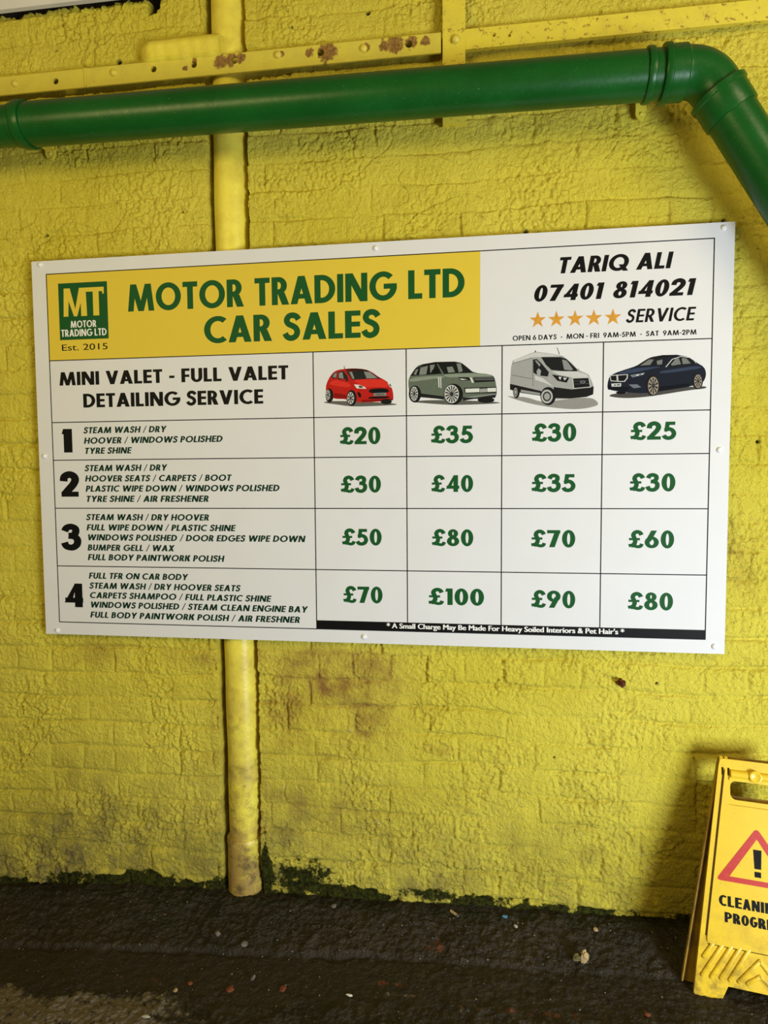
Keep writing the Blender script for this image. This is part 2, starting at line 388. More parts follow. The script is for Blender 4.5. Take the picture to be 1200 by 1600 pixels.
del X, Z, P, H, joint, fill, g1, g2, rg2, rough, crk, crk2

# ------------------------------------------------------------------ floor
xs = axis(-2.6, -1.36, 1.32, 2.6, .004, .02); ys = axis(-3.6, -.64, .02, .06, .0036, .03)
X, Y = np.meshgrid(xs, ys, indexing='ij')
lip = .165 + .05*sstep(.4, -.9, X) + .012*pnoise(X, Y*0, 4, 71) + .006*pnoise(X, Y*0, 20, 72)      # where the sloped fillet breaks off
d = -Y
Zf = base_z(X) - .030*np.clip(d/.17, 0, 1)
fade = 1 - sstep(-.10, .35, X)
brk = sstep(-.012, .014, d - lip + .012*pnoise(X, Y, 26, 83))
Zf -= brk*(.003 + .006*fade)
groove = np.exp(-((d - lip - .006 + .008*pnoise(X, Y, 18, 84))/.007)**2)*(.25 + .75*fade)*sstep(-.3, .2, pnoise(X, Y, 6, 85)); Zf -= .009*groove
crx = np.exp(-((X + 1.05 - (.35*(Y + .22)) - .02*pnoise(X, Y, 12, 73))/.008)**2)*(1 - brk)*sstep(-.02, -.1, Y); Zf -= .007*crx
mud = brk*(1 - sstep(.13, .19, d - lip + .05*pnoise(X, Y, 6, 74)))*(.55 + .45*fade)
far = sstep(.14, .20, d - lip + .04*pnoise(X, Y, 7, 74))
g = 1 - .65*mud
Zf += g*(.0050*pnoise(X, Y, 9, 75) + .0040*pnoise(X, Y, 28, 76) + .0036*pnoise(X, Y, 60, 77) + .0028*pnoise(X, Y, 110, 78) + .0055*np.clip(pnoise(X, Y, 45, 79), .1, 1))
Zf -= .010*sstep(.30, 1.2, d)
pale = far*(1 - sstep(-.60, .02, X + .2*pnoise(X, Y, 3, 80)))*.74 + .10*far
brick = .8*blob(X, Y, .02, -.262, .30, .014)*sstep(-.3, .3, pnoise(X, Y, 10, 81)) + .45*blob(X, Y, -.55, -.32, .35, .02) + .75*blob(X, Y, .24, -.12, .05, .035) + .6*blob(X, Y, .50, -.325, .35, .02)
pale += .55*blob(X, Y, .15, -.30, .12, .012) + .35*blob(X, Y, .45, -.335, .22, .012)
mossf = blob(X, Y, -.7, -.08, .5, .07)*.7 + .5*blob(X, Y, .1, -.4, .6, .06) + 1.0*np.exp(-(Y/.022)**2)
P = np.stack([X, Y, Zf], -1)
floor = grid_mesh('floor', P, dict(mud=mud, pale=pale, brick=brick, moss=mossf), GROUND); tag(floor, kind='structure')
FX, FY, FZ = xs, ys, Zf
def ground(x, y):
    i = min(max(np.searchsorted(FX, x), 0), len(FX)-1); j = min(max(np.searchsorted(FY, y), 0), len(FY)-1); return float(FZ[i, j])
def fg(u, v):                             # photo point dropped on the real ground
    z = 0.0
    for _ in range(12):
        p = fl(u, v, z); z = .5*z + .5*ground(p.x, p.y)
    p = fl(u, v, z); p.z = ground(p.x, p.y); return p

# ------------------------------------------------------------------ top-left sill and the painted stub
zz = at(60, 8.5, -.02).z
m = MB(); m.box((-2.6, -.020, zz), (-.62, -.004, zz + .09)); m.box((-2.6, -.034, zz + .09), (-.62, .03, zz + .115))
o = m.build('trim_1', PVC); tag(o, kind='structure')
m = MB()                                  # moulded stub, half round top over a flat nosing
p0 = at(212, 86, -.02); p1 = at(336, 72, -.02)
xa, xb = p0.x, p1.x + .01; zt = at(240, 62, -.02).z; zb = at(260, 90, -.02).z
prof = [(.045, zt + .02), (.006, zt + .012), (-.012, zt + .004), (-.022, zt - .008), (-.024, zt - .022), (-.014, zb + .012), (-.016, zb + .006), (-.010, zb), (.01, zb - .002), (.045, zb - .002)]
n = 40; vs = []; fs = []
for i in range(n + 1):
    f = i/n; x = xa + (xb - xa)*f
    e = .35 + .65*min(1, min(f, 1)*6)**.5 if f < 1/6 else 1
    for (y, z) in prof:
        j = .0012*math.sin(17*f + z*60) + .0008*math.sin(41*f)
        vs.append((x, .04 - (.04 - y)*e + j, (z - (zt+zb)/2)*(.6 + .4*e) + (zt+zb)/2 + j))
k = len(prof)
for i in range(n):
    for j in range(k - 1): fs.append((i*k+j, i*k+j+1, (i+1)*k+j+1, (i+1)*k+j))
fs += [tuple(range(k)), tuple(n*k + j for j in range(k))]
m.add(vs, fs)
o = m.build('trim_2', STUB, smooth=True, angle=50); tag(o, kind='structure')

# ------------------------------------------------------------------ steel rails
def rail_plate(m, x0, x1, z0, z1, y, th, holes=()):
    m.plate([(x0, z0), (x1, z0), (x1, z1), (x0, z1)], [circle(hx, hz, hr, 16) for hx, hz, hr in holes], th, lambda a, b, d: (a, y + d, b))
root = empty('slotted_rail', (-.55, .0, 2.604)); tag(root, 'rusty yellow-painted steel rail with round holes, running left of the upright strap', 'rail')
hol = [(at(u, v, -.004), r) for u, v, r in ((87, 127, .0095), (240, 108, .0095), (303, 101, .0095), (367, 94, .0105), (501, 82, .0105), (639, 69, .0105))]
m = MB(); rail_plate(m, -2.4, .255, 2.604, 2.660, -.004, .006, [(p.x, p.z, r) for p, r in hol])
m.box((-2.4, .002, 2.653), (PC - .075, .030, 2.660)); m.box((PC + .075, .002, 2.653), (.255, .030, 2.660))
m.build('rail_plate', RAIL, root)
m = MB(); p = at(134, 122, -.004); m.box((p.x - .0035, -.007, 2.606), (p.x + .0035, -.003, 2.660)); m.build('weld_seam', RAIL, root)
for (u, v) in ((24, 131), (178, 114), (434, 86), (568, 76)):
    p = at(u, v, -.004); m = MB(); m.dome((p.x, -.004, p.z), .0115, .009); m.build('rivet', BOLT, root, True)
root2 = empty('flat_rail', (.75, 0, 2.606)); tag(root2, 'speckled yellow flat steel rail without rivets, running right of the upright strap', 'rail')
m = MB(); h2 = [(at(u, v, -.004), .0045) for u, v in ((772, 55), (796, 55))]
rail_plate(m, .325, 2.4, 2.606, 2.662, -.004, .014, [(p.x, p.z, r) for p, r in h2]); m.build('rail_plate', STRIP, root2)
root3 = empty('upright_strap', (.293, 0, 2.45)); tag(root3, 'upright yellow steel strap dropping behind the green pipe between the two rails', 'strap')
m = MB(); m.box((.260, -.008, 2.40), (.325, .012, 3.2)); m.build('strap_plate', STRIP, root3)
p = at(712, 62, -.008); m = MB(); m.dome((p.x, -.008, p.z), .013, .012); m.build('bolt_head', BOLT, root3, True)
# ------------------------------------------------------------------ yellow downpipe
root = empty('downpipe', (PC, PY, 0)); tag(root, 'upright yellow painted drainpipe set in the wall, passing behind the price board', 'pipe')
zc0 = at(385, 1322, .012).z
def wob(z): return PC0 + (PC - PC0)*min(1, max(0, z/1.6)) + .002*math.sin(z*5)
zz = np.linspace(zc0, 3.2, 90)
m = MB(); m.tube([(wob(z), PY, z) for z in zz], [.053 + (.001 if z < .86 else 0) + .0008*math.sin(z*23) for z in zz], 48); m.build('pipe_length', DOWN, root, True)
m = MB(); zb = -.006
prof = [(zb - .02, .059), (zb + .01, .0600), (.04, .0600), (zc0 - .02, .0585), (zc0 - .008, .0605), (zc0 + .006, .0605), (zc0 + .012, .057), (zc0 + .014, .050)]
m.tube([(PC0, PY, z) for z, r in prof], [r for z, r in prof], 48); m.build('pipe_socket', DOWN, root, True)

# ------------------------------------------------------------------ green pipe
GY = -.13; GR = .060
A0 = at(20, 197, GY); A1 = at(960, 122.5, GY); dA = (A1 - A0).normalized()
B0 = at(1122, 146, GY); B1 = at(1198, 266, GY); dB = (B1 - B0).normalized()
# corner of the two axes
tt = ((B0.x - A0.x)*dB.z - (B0.z - A0.z)*dB.x)/(dA.x*dB.z - dA.z*dB.x)
K = A0 + dA*tt
root = empty('green_waste_pipe', (0, GY, A0.z - .1)); tag(root, 'thick green painted waste pipe crossing the wall above the price board', 'pipe')
def along(o_, d_, s): return o_ + d_*s
xL = at(40, 190, GY); sL = (xL - A0).dot(dA)
m = MB(); m.tube([along(A0, dA, -1.5), along(A0, dA, sL)], [GR - .004]*2, 56); m.build('pipe_length', GREEN, root, True)
sR = (at(1012, 118, GY) - A0).dot(dA)
m = MB(); ss = np.linspace(sL - .03, sR + .05, 30); m.tube([along(A0, dA, s) for s in ss], [GR]*30, 56); m.build('pipe_length', GREEN, root, True)
def ring(parent, o_, d_, s0, s1, r, name, lip=.003):
    m = MB(); e = .003
    m.tube([along(o_, d_, s) for s in (s0, s0 + .0005, s0 + e, s1 - e, s1 - .0005, s1)], [GR - .01, r - .001, r, r, r - .001, GR - .01], 56)
    return m.build(name, GREEN, parent, True, 50)
cl = ring(root, A0, dA, sL - .014, sL + .016, GR + .0065, 'pipe_clip')
def tab(u0, u1, v1, parent):
    yb = .002; x0 = at(u0, v1, yb).x; x1 = at(u1, v1, yb).x; zb = at(u0, v1, yb).z; zt = A0.z + .01; xc = (x0 + x1)/2; w2 = (x1 - x0)/2
    m = MB(); m.plate([(x0, zt), (x1, zt), (x1, zb + w2), (xc + w2*.6, zb + w2*.2), (xc, zb), (xc - w2*.6, zb + w2*.2), (x0, zb + w2)], [], .008, lambda a, b, d: (a, yb + d, b))
    m.box((x0, -.10, zt - .02), (x1, yb + .004, zt)); m.build('clip_bracket', STRIP, parent)
    m = MB(); m.dome((xc, yb, zb + w2*1.1), .0055, .004); m.build('screw', BOLT, parent, True)
tab(71, 86, 250, cl)
c2 = ring(root, A0, dA, sR - .008, sR + .010, GR + .006, 'pipe_clip')
tab(993, 1010, 188, c2)
# elbow: socket, bend, socket
sk = tt; rb = .085; cosA = dA.dot(dB); tl = rb*math.tan(math.acos(cosA)/2)
sE0 = sk - tl; pts = []; rad = []
sS = (at(1040, 115, GY) - A0).dot(dA)
seq = [(sS - .012, GR - .004), (sS - .0115, GR + .009), (sS - .008, GR + .011), (sS + .004, GR + .011), (sS + .007, GR + .0065), (sS + .044, GR + .0065), (sS + .047, GR + .002), (max(sE0 - .001, sS + .05), GR + .001)]
for s, r in seq: pts.append(along(A0, dA, s)); rad.append(r)
nrm = (dB - dA*cosA).normalized(); ang = math.acos(cosA)
P0 = along(A0, dA, sk - tl); Cc = P0 + nrm*rb
for i in range(1, 15):
    a = ang*i/14; pts.append(Cc - nrm*rb*math.cos(a) + dA*rb*math.sin(a)); rad.append(GR + .001)
E1 = pts[-1]
for s, r in ((.012, GR + .001), (.015, GR + .006), (.018, GR + .0105), (.030, GR + .0105), (.033, GR + .0065), (.085, GR + .0065), (.088, GR + .0055), (.0885, GR - .004)):
    pts.append(E1 + dB*s); rad.append(r)
m = MB(); m.tube(pts, rad, 56); m.build('elbow', GREEN, root, True, 50)
m = MB(); m.tube([E1 + dB*.05, E1 + dB*1.2], [GR + .001]*2, 56); m.build('pipe_length', GREEN, root, True)

# ------------------------------------------------------------------ lettering
class G:                                   # one glyph: list of convex/quad-strip pieces
    def __init__(s): s.p = []; s.wd = 0
    def poly(s, *pts): s.p.append(('P', list(pts))); return s
    def rect(s, x0, y0, x1, y1): return s.poly((x0, y0), (x1, y0), (x1, y1), (x0, y1))
    def diag(s, xb, xt, wd, y0=0, y1=1): return s.poly((xb, y0), (xb + wd, y0), (xt + wd, y1), (xt, y1))
    def arc(s, cx, cy, rx, ry, a0, a1, wx, wy, n=30):
        o = []; i = []
        for k in range(n + 1):
            a = R(a0 + (a1 - a0)*k/n); o.append((cx + rx*math.cos(a), cy + ry*math.sin(a))); i.append((cx + (rx - wx)*math.cos(a), cy + (ry - wy)*math.sin(a)))
        s.p.append(('S', o, i)); return s
    def bowl(s, x0, y0, y1, xr, wv, wh):
        ry = (y1 - y0)/2; rx = min(xr - x0, ry*1.05); cx = xr - rx
        if cx > x0: s.rect(x0, y1 - wh, cx, y1); s.rect(x0, y0, cx, y0 + wh)
        return s.arc(cx, (y0 + y1)/2, rx, ry, -90, 90, wv, wh)
    def stroke(s, pts, w, close=False):
        P = [Vector(p) for p in pts]; Q = []
        for i in range(len(P) - 1):
            a, b, c, d = P[max(i-1, 0)], P[i], P[i+1], P[min(i+2, len(P)-1)]
            for k in range(6):
                t = k/6; Q.append(.5*((2*b) + (c - a)*t + (2*a - 5*b + 4*c - d)*t*t + (3*b - a - 3*c + d)*t**3))
        Q.append(P[-1]); o = []; ii = []
        for i, q in enumerate(Q):
            t = (Q[min(i+1, len(Q)-1)] - Q[max(i-1, 0)]).normalized(); nn = Vector((-t.y, t.x))*w/2
            o.append(tuple(q + nn)); ii.append(tuple(q - nn))
        s.p.append(('S', o, ii)); return s
def glyph(ch, w=.2, h=.17):
    g = G(); W = .6
    if ch == 'A': W = .86; g.diag(0, .43 - w*.56, w*1.12).diag(W - w*1.12, .43 - w*.56, w*1.12).rect(.2, .19, .66, .19 + h*.9)
    elif ch == 'B': W = .64; g.rect(0, 0, w, 1).bowl(w*.5, .47 - h*.1, 1, .57, w, h*.9).bowl(w*.5, 0, .47 + h*.9, W, w, h)
    elif ch == 'C': W = .84; g.arc(.52, .5, .52, .515, 50, 310, w*1.02, h)
    elif ch == 'D': W = .80; g.rect(0, 0, w, 1).bowl(w*.5, 0, 1, W, w, h)
    elif ch == 'E': W = .55; g.rect(0, 0, w, 1).rect(w, 0, W, h).rect(w, 1 - h, W, 1).rect(w, .5 - h*.45, W*.97, .5 + h*.5)
    elif ch == 'F': W = .53; g.rect(0, 0, w, 1).rect(w, 1 - h, W, 1).rect(w, .46 - h*.45, W*.96, .46 + h*.5)
    elif ch == 'G': W = 1.0; g.arc(.52, .5, .52, .515, 45, 357, w*1.02, h).rect(.54, .40, 1.03, .40 + h*.95)
    elif ch == 'H': W = .78; g.rect(0, 0, w, 1).rect(W - w, 0, W, 1).rect(w, .5 - h*.5, W - w, .5 + h*.5)
    elif ch == 'I': W = w; g.rect(0, 0, w, 1)
    elif ch == 'J': W = .42; g.rect(W - w, .2, W, 1).arc(W - .3, .28, .3, .29, 230, 360, w, h)
    elif ch == 'K': W = .74; g.rect(0, 0, w, 1).diag(w*.75, W - w*1.35, w*1.3, .46, 1).diag(W - w*1.3, w*.85, w*1.4, 0, .58)
    elif ch == 'L': W = .52; g.rect(0, 0, w, 1).rect(w, 0, W, h)
    elif ch == 'M':
        W = 1.10; g.diag(0, .12, w*1.0).diag(W - w*1.0, W - .12 - w, w*1.0).diag(W/2 - w*.5, .14, w*.98).diag(W/2 - w*.5, W - .14 - w*.98, w*.98)
    elif ch == 'N': W = .84; g.rect(0, 0, w, 1).rect(W - w, 0, W, 1).diag(W - w*1.22, 0, w*1.22)
    elif ch == 'O': W = 1.04; g.arc(.52, .5, .52, .515, 0, 360, w*1.02, h)
    elif ch == 'P': W = .60; g.rect(0, 0, w, 1).bowl(w*.5, .36, 1, W, w, h*.95)
    elif ch == 'Q': W = 1.06; g.arc(.52, .5, .52, .515, 0, 360, w*1.02, h).diag(.82, .52, w*1.15, -.02, .38)
    elif ch == 'R': W = .66; g.rect(0, 0, w, 1).bowl(w*.5, .38, 1, .60, w, h*.95).diag(W - w*1.2 + .02, w*.95, w*1.2, 0, .44)
    elif ch == 'S': W = .60; g.stroke([(.54, .76), (.46, .875), (.32, .925), (.18, .88), (.11, .74), (.17, .61), (.31, .535), (.43, .45), (.485, .31), (.43, .15), (.27, .075), (.12, .13), (.045, .26)], (w + h)/2*1.0)
    elif ch == 'T': W = .60; g.rect(0, 1 - h, W, 1).rect(W/2 - w/2, 0, W/2 + w/2, 1 - h)
    elif ch == 'U': W = .72; g.rect(0, .34, w, 1).rect(W - w, .34, W, 1).arc(W/2, .35, W/2, .365, 180, 360, w, h)
    elif ch == 'V': W = .84; g.diag(.42 - w*.54, 0, w*1.1).diag(.42 - w*.54, W - w*1.1, w*1.1)
    elif ch == 'W': W = 1.26; g.diag(.36 - w*.52, 0, w*1.05).diag(.36 - w*.52, .63 - w*.5, w*1.0).diag(.90 - w*.5, .63 - w*.5, w*1.0).diag(.90 - w*.52, W - w*1.05, w*1.05)
    elif ch == 'X': W = .80; g.diag(0, W - w*1.2, w*1.2).diag(W - w*1.2, 0, w*1.2)
    elif ch == 'Y': W = .80; g.diag(W/2 - w/2, 0, w*1.1, .40, 1).diag(W/2 - w/2, W - w*1.1, w*1.1, .40, 1).rect(W/2 - w/2, 0, W/2 + w/2, .44)
    elif ch == 'Z': W = .66; g.rect(0, 0, W, h).rect(.02, 1 - h, W, 1).diag(0, W - w*1.4, w*1.4)
    elif ch == '0': W = .62; g.arc(.31, .5, .31, .515, 0, 360, w, h*.95)
    elif ch == '1': W = .34; g.rect(W - w, 0, W, 1).poly((0, 1 - h*1.05), (W - w, 1 - h*1.05), (W - w, 1), (.05, 1))
    elif ch == '2': W = .62; g.rect(.0, 0, W, h).stroke([(.095, .64), (.13, .83), (.30, .92), (.46, .85), (.51, .69), (.43, .50), (.28, .31), (.12, .10)], w)
    elif ch == '3': W = .60; g.stroke([(.075, .74), (.15, .88), (.30, .925), (.44, .84), (.43, .66), (.32, .565), (.20, .555)], (w + h)/2).stroke([(.20, .56), (.38, .53), (.49, .41), (.48, .22), (.37, .10), (.26, .078), (.12, .13), (.055, .28)], (w + h)/2)
    elif ch == '4': W = .68; g.rect(.38, 0, .38 + w, 1).rect(.03, .19, W, .19 + h).poly((0, .19), (w*.95, .19), (.40, .72), (.40, 1))
    elif ch == '5': W = .60; g.rect(.12, 1 - h, .55, 1).poly((.06, .44), (.06 + w*.8, .52), (.12 + w*.9, 1), (.12, 1)).stroke([(.09, .51), (.26, .59), (.42, .52), (.50, .33), (.42, .14), (.26, .078), (.12, .12), (.045, .24)], (w + h)/2)
    elif ch == '6': W = .66; g.arc(.33, .325, .33, .335, 0, 360, w*.98, h*.95).diag(.015, .30, w*1.12, .36, 1)
    elif ch == '7': W = .62; g.rect(0, 1 - h, W, 1).diag(.10, W - w*1.12, w*1.1, 0, 1 - h*.5)
    elif ch == '8': W = .62; g.arc(.31, .755, .255, .26, 0, 360, w*.92, h*.85).arc(.31, .285, .31, .30, 0, 360, w, h*.92)
    elif ch == '9': W = .66; g.arc(.33, .675, .33, .335, 0, 360, w*.98, h*.95).diag(.36 - w*1.12, .645 - w*1.12, w*1.12, 0, .64)
    elif ch == '£':
        W = .70; s_ = (w + h)/2
        g.stroke([(.63, .74), (.56, .87), (.43, .925), (.30, .86), (.25, .72), (.30, .57), (.34, .40), (.29, .22), (.14, .09)], s_)
        g.stroke([(.04, .12), (.18, .15), (.33, .105), (.48, .07), (.60, .11), (.655, .24)], s_*.85).rect(.05, .44, .56, .44 + h*.7)
    elif ch == '/': W = .42; g.diag(0, W - w*.5, w*.5, -.06, 1.06)
    elif ch == '-': W = .34; g.rect(0, .33, W, .33 + h*.95)
    elif ch == '!': W = w*1.5; g.poly((w*.25, .30), (w*1.25, .30), (w*1.5, 1), (0, 1)).rect(w*.2, 0, w*1.3, .2)
    g.wd = W; return g
def layout(text, w=.2, h=.17, gap=.10, space=.30, cond=False):
    x = 0; out = []
    for k, ch in enumerate(text):
        if ch == ' ': x += space; continue
        g = glyph(ch, w, h)
        if cond and ch not in 'I!': g = glyph(ch, w*min(1.05 if ch in 'NMHA' else 1.5, g.wd/{'E': .56, 'F': .56, 'L': .54}.get(ch, .66)), h)
        if cond and ch not in 'I!':                    # even-width condensed letters
            k = {'E': .56, 'F': .56, 'L': .54}.get(ch, .66)/g.wd; xs_ = lambda q: [(a*k, b) for a, b in q]
            g.p = [(pc[0], *[xs_(l) for l in pc[1:]]) for pc in g.p]; g.wd *= k
        out.append((x, g)); x += g.wd + gap
    return out, x - gap
def letter(m, text, x0, x1, zb, cap, y, w=.2, h=.17, gap=.10, space=.30, shear=0.0, fr=None, cond=False):
    out, tot = layout(text, w, h, gap, space, cond); tot += shear
    sx = (x1 - x0)/tot; k = 0
    for gx, g in out:
        for pc in g.p:
            T = lambda q: (x0 + (gx + q[0] + shear*q[1])*sx, zb + q[1]*cap)
            k += 1; yy = y - 8e-6*(k % 7)
            F = fr or (lambda a, b, d: (a, d, b))
            if pc[0] == 'P': m.add([F(*T(q), yy) for q in pc[1]], [tuple(range(len(pc[1])))])
            else:
                n = len(pc[1]); m.add([F(*T(q), yy) for q in pc[1]] + [F(*T(q), yy) for q in pc[2]], [(i, i+1, n+i+1, n+i) for i in range(n-1)])
    return m
def builtin(m, text, x0, x1, zb, cap, y, bold=0.0, shear=0.0, fr=None):
    c = bpy.data.curves.new('tmp', 'FONT'); c.body = text; c.resolution_u = 4; c.shear = shear
    o = bpy.data.objects.new('tmp', c); COL.objects.link(o)
    bpy.context.view_layer.update()
    me = o.evaluated_get(bpy.context.evaluated_depsgraph_get()).to_mesh()
    vs = [v.co.copy() for v in me.vertices]; fs = [tuple(p.vertices) for p in me.polygons]
    a = min(v.x for v in vs); b = max(v.x for v in vs); CAPH = .729
    F = fr or (lambda a, b, d: (a, d, b))
    for k in ((0,) if not bold else (-2, -1, 0, 1, 2)):                    # heavier strokes: the outline set five times, a hair apart
        m.add([F(x0 + (v.x - a)/(b - a)*(x1 - x0) + k*bold*cap, zb + v.y/CAPH*cap, y - 4e-6*k) for v in vs], fs)
    o.evaluated_get(bpy.context.evaluated_depsgraph_get()).to_mesh_clear(); bpy.data.objects.remove(o); bpy.data.curves.remove(c)
    return m

# ------------------------------------------------------------------ price board
BX0, BX1, BZ0, BZ1 = -1.0693, 1.0693, .860, 2.080
board = empty('price_board', (0, 0, BZ0)); tag(board, 'large white printed price list board screwed to the yellow wall', 'sign')
m = MB(); m.plate([(BX0, BZ0), (BX1, BZ0), (BX1, BZ1), (BX0, BZ1)], [], .006, lambda a, b, d: (a, d, b)); m.build('panel', WHITE, board)
Y1, Y2, Y3, Y4 = -.0004, -.0006, -.0008, -.0010
AX = lambda u, v: at(u, v).x
AZ = lambda u, v: at(u, v).z
fx0 = (AX(72.6, 427.6) + AX(93, 972))/2; fx1 = (AX(1116, 373.7) + AX(1102, 998))/2
zt = (AZ(72.6, 427.6) + AZ(1116, 373.7))/2; zbm = (AZ(93, 972) + AZ(1102, 998.7))/2
zh = [(AZ(*a) + AZ(*b))/2 for a, b in (((78, 563), (1111, 530)), ((82, 660), (1108, 641)), ((84.7, 718.8), (1107.7, 709)), ((87, 794), (1105.7, 795)), ((90, 884), (1103, 898.7)))]
xv = [(AX(*a) + AX(*b))/2 for a, b in (((487, 552), (497, 968)), ((633.5, 547), (638, 971)), ((784, 541.7), (783.7, 976)), ((942.6, 536), (937.7, 981)))]
zbar = (AZ(496, 968) + AZ(1102, 985.7))/2
xh = (AX(751, 395) + AX(749.6, 541.6))/2
m = MB(); m.add([(fx0, Y1, zh[0]), (xh, Y1, zh[0]), (xh, Y1, zt), (fx0, Y1, zt)], [(0, 1, 2, 3)]); m.build('header_patch', HDR, board)
LW = .0014
def hl(m, x0, x1, z): m.add([(x0 - LW, Y2, z - LW), (x1 + LW, Y2, z - LW), (x1 + LW, Y2, z + LW), (x0 - LW, Y2, z + LW)], [(0, 1, 2, 3)])
def vl(m, x, z0, z1): m.add([(x - LW, Y3 + .0001, z0), (x + LW, Y3 + .0001, z0), (x + LW, Y3 + .0001, z1), (x - LW, Y3 + .0001, z1)], [(0, 1, 2, 3)])
m = MB(); hl(m, fx0, fx1, zt); hl(m, fx0, xv[0], zbm); vl(m, fx0, zbm, zt); vl(m, fx1, zbm, zt)
for z in zh: hl(m, fx0, fx1, z)
for i, x in enumerate(xv): vl(m, x, zbm if i == 0 else zbar, zh[0])
m.build('ruled_lines', BLACK, board)
bar = MB().add([(xv[0], Y3, zbm - .001), (fx1 + LW, Y3, zbm - .001), (fx1 + LW, Y3, zbar), (xv[0], Y3, zbar)], [(0, 1, 2, 3)]).build('footnote_band', BLACK, board)
def cr(origin, scale): return lambda a, b: (origin[0] + a/scale, origin[1] + b/scale)
c3, c4, c5, c6, c7, c8 = cr((40, 370), 2.7273), cr((440, 370), 3.3333), cr((760, 340), 2.7273), cr((40, 640), 2.6087), cr((480, 640), 3.5294), cr((780, 640), 3.0)
def fit(f0, l, f1, r, ct=None, cb=None, f2=None):
    """left/right baseline pixels and a cap-height pair -> x0, x1, z baseline, cap height"""
    a = at(*f0(*l)); b = at(*f1(*r)); f2 = f2 or f0
    cap = at(*f2(*ct)).z - at(*f2(*cb)).z
    return a.x, b.x, (a.z + b.z)/2, cap
BOLD = dict(w=.235, h=.19, gap=.075, space=.38)
# header lettering
a = fit(c3, (437, 315), c4, (953, 318), (437, 200), (437, 315)); m = letter(MB(), 'MOTOR TRADING LTD', *a, Y2, **BOLD); m.build('header_lettering', PGREEN, board)
a = fit(c3, (762, 447), c4, (512, 531), (340, 388), (340, 530), c4); m = letter(MB(), 'CAR SALES', *a, Y2, **BOLD); m.build('header_lettering', PGREEN, board)
# emblem
q = [at(*c3(*p)) for p in ((139, 200), (347, 189), (354, 432), (147, 442))]
lx0 = (q[0].x + q[3].x)/2; lx1 = (q[1].x + q[2].x)/2; lz1 = (q[0].z + q[1].z)/2; lz0 = (q[2].z + q[3].z)/2
emb = MB().add([(lx0, Y2, lz0), (lx1, Y2, lz0), (lx1, Y2, lz1), (lx0, Y2, lz1)], [(0, 1, 2, 3)]).build('emblem', PGREEN, board)
a = at(*c3(163, 342)); b = at(*c3(337, 333)); cap = at(*c3(165, 222)).z - at(*c3(165, 342)).z
mw = (b.x - a.x); x0 = a.x; z0 = (a.z + b.z)/2 ; z1 = z0 + cap
m = MB(); k = .115*mw
xm1 = x0 + mw*.60                                           # M with a joined T, slab-topped
for pl in ([(x0, z0), (x0 + k, z0), (x0 + k*1.3, z1), (x0 + k*.2, z1)], [(x0 + k*.3, z1), (x0 + k*1.5, z1), (x0 + mw*.335, z0), (x0 + mw*.255, z0)],
           [(x0 + mw*.255, z0), (x0 + mw*.335, z0), (xm1 - k*.55, z1), (xm1 - k*1.75, z1)], [(xm1 - k*1.45, z0), (xm1 - k*.2, z0), (xm1 - k*.35, z1), (xm1 - k*1.5, z1)],
           [(xm1 - k*.5, z1 - cap*.15), (x0 + mw, z1 - cap*.15), (x0 + mw, z1), (xm1 - k*.5, z1)], [(x0 + mw*.73, z0), (x0 + mw*.73 + k*1.25, z0), (x0 + mw*.73 + k*1.25, z1), (x0 + mw*.73, z1)],
           [(x0 + mw - k*.35, z1 - cap*.24), (x0 + mw, z1 - cap*.24), (x0 + mw, z1 - cap*.1), (x0 + mw - k*.35, z1 - cap*.1)]):
    m.add([(x, Y3 - 8e-6*len(m.f), z) for x, z in pl], [(0, 1, 2, 3)])
m.build('emblem_initials', HDR, emb)
a = fit(c3, (193, 388), c3, (302, 384), (193, 359), (193, 388)); letter(MB(), 'MOTOR', *a, Y3, w=.22, h=.15, gap=.1).build('emblem_lettering', PWHITE, emb)
a = fit(c3, (153, 427), c3, (346, 419), (153, 397), (153, 427)); letter(MB(), 'TRADING LTD', *a, Y3, w=.22, h=.15, gap=.1).build('emblem_lettering', PWHITE, emb)
a = fit(c3, (156, 486), c3, (350, 479), (156, 458), (156, 486)); builtin(MB(), 'Est. 2015', *a, Y2, .006).build('founding_year', BLACK, board)
# service heading
a = fit(c3, (145, 633), c3, (1120, 609), (145, 576), (145, 633)); letter(MB(), 'MINI VALET - FULL VALET', *a, Y1, w=.24, h=.185, gap=.085, space=.36).build('heading_lettering', BLACK, board)
a = fit(c3, (247, 727), c3, (1013, 712), (247, 668), (247, 727)); letter(MB(), 'DETAILING SERVICE', *a, Y1, w=.24, h=.185, gap=.085, space=.36).build('heading_lettering', BLACK, board)
# contact block
a = fit(c5, (302, 237), c5, (797, 217), (345, 167), (345, 236)); letter(MB(), 'TARIQ ALI', *a, Y1, w=.24, h=.19, gap=.08, space=.36, shear=.17).build('contact_lettering', BLACK, board)
a = fit(c5, (197, 358), c5, (893, 330), (255, 287), (255, 356)); letter(MB(), '07401 814021', *a, Y1, w=.24, h=.19, gap=.09, space=.44, shear=.17).build('contact_lettering', BLACK, board)
for (u, v) in ((219, 437), (298, 434), (378, 431), (458, 428), (539, 425)):
    p = at(*c5(u, v)); r = .0245
    pts = [(p.x + (r if i % 2 == 0 else r*.39)*math.sin(math.pi*i/5), Y1, p.z + (r if i % 2 == 0 else r*.39)*math.cos(math.pi*i/5)) for i in range(10)] + [(p.x, Y1, p.z)]
    MB().add(pts, [(10, i, (i+1) % 10) for i in range(10)]).build('star', STAR, board)
a = fit(c5, (594, 448), c5, (893, 438), (640, 389), (640, 446)); letter(MB(), 'SERVICE', *a, Y1, w=.20, h=.155, gap=.11, shear=.17).build('contact_lettering', BLACK, board)
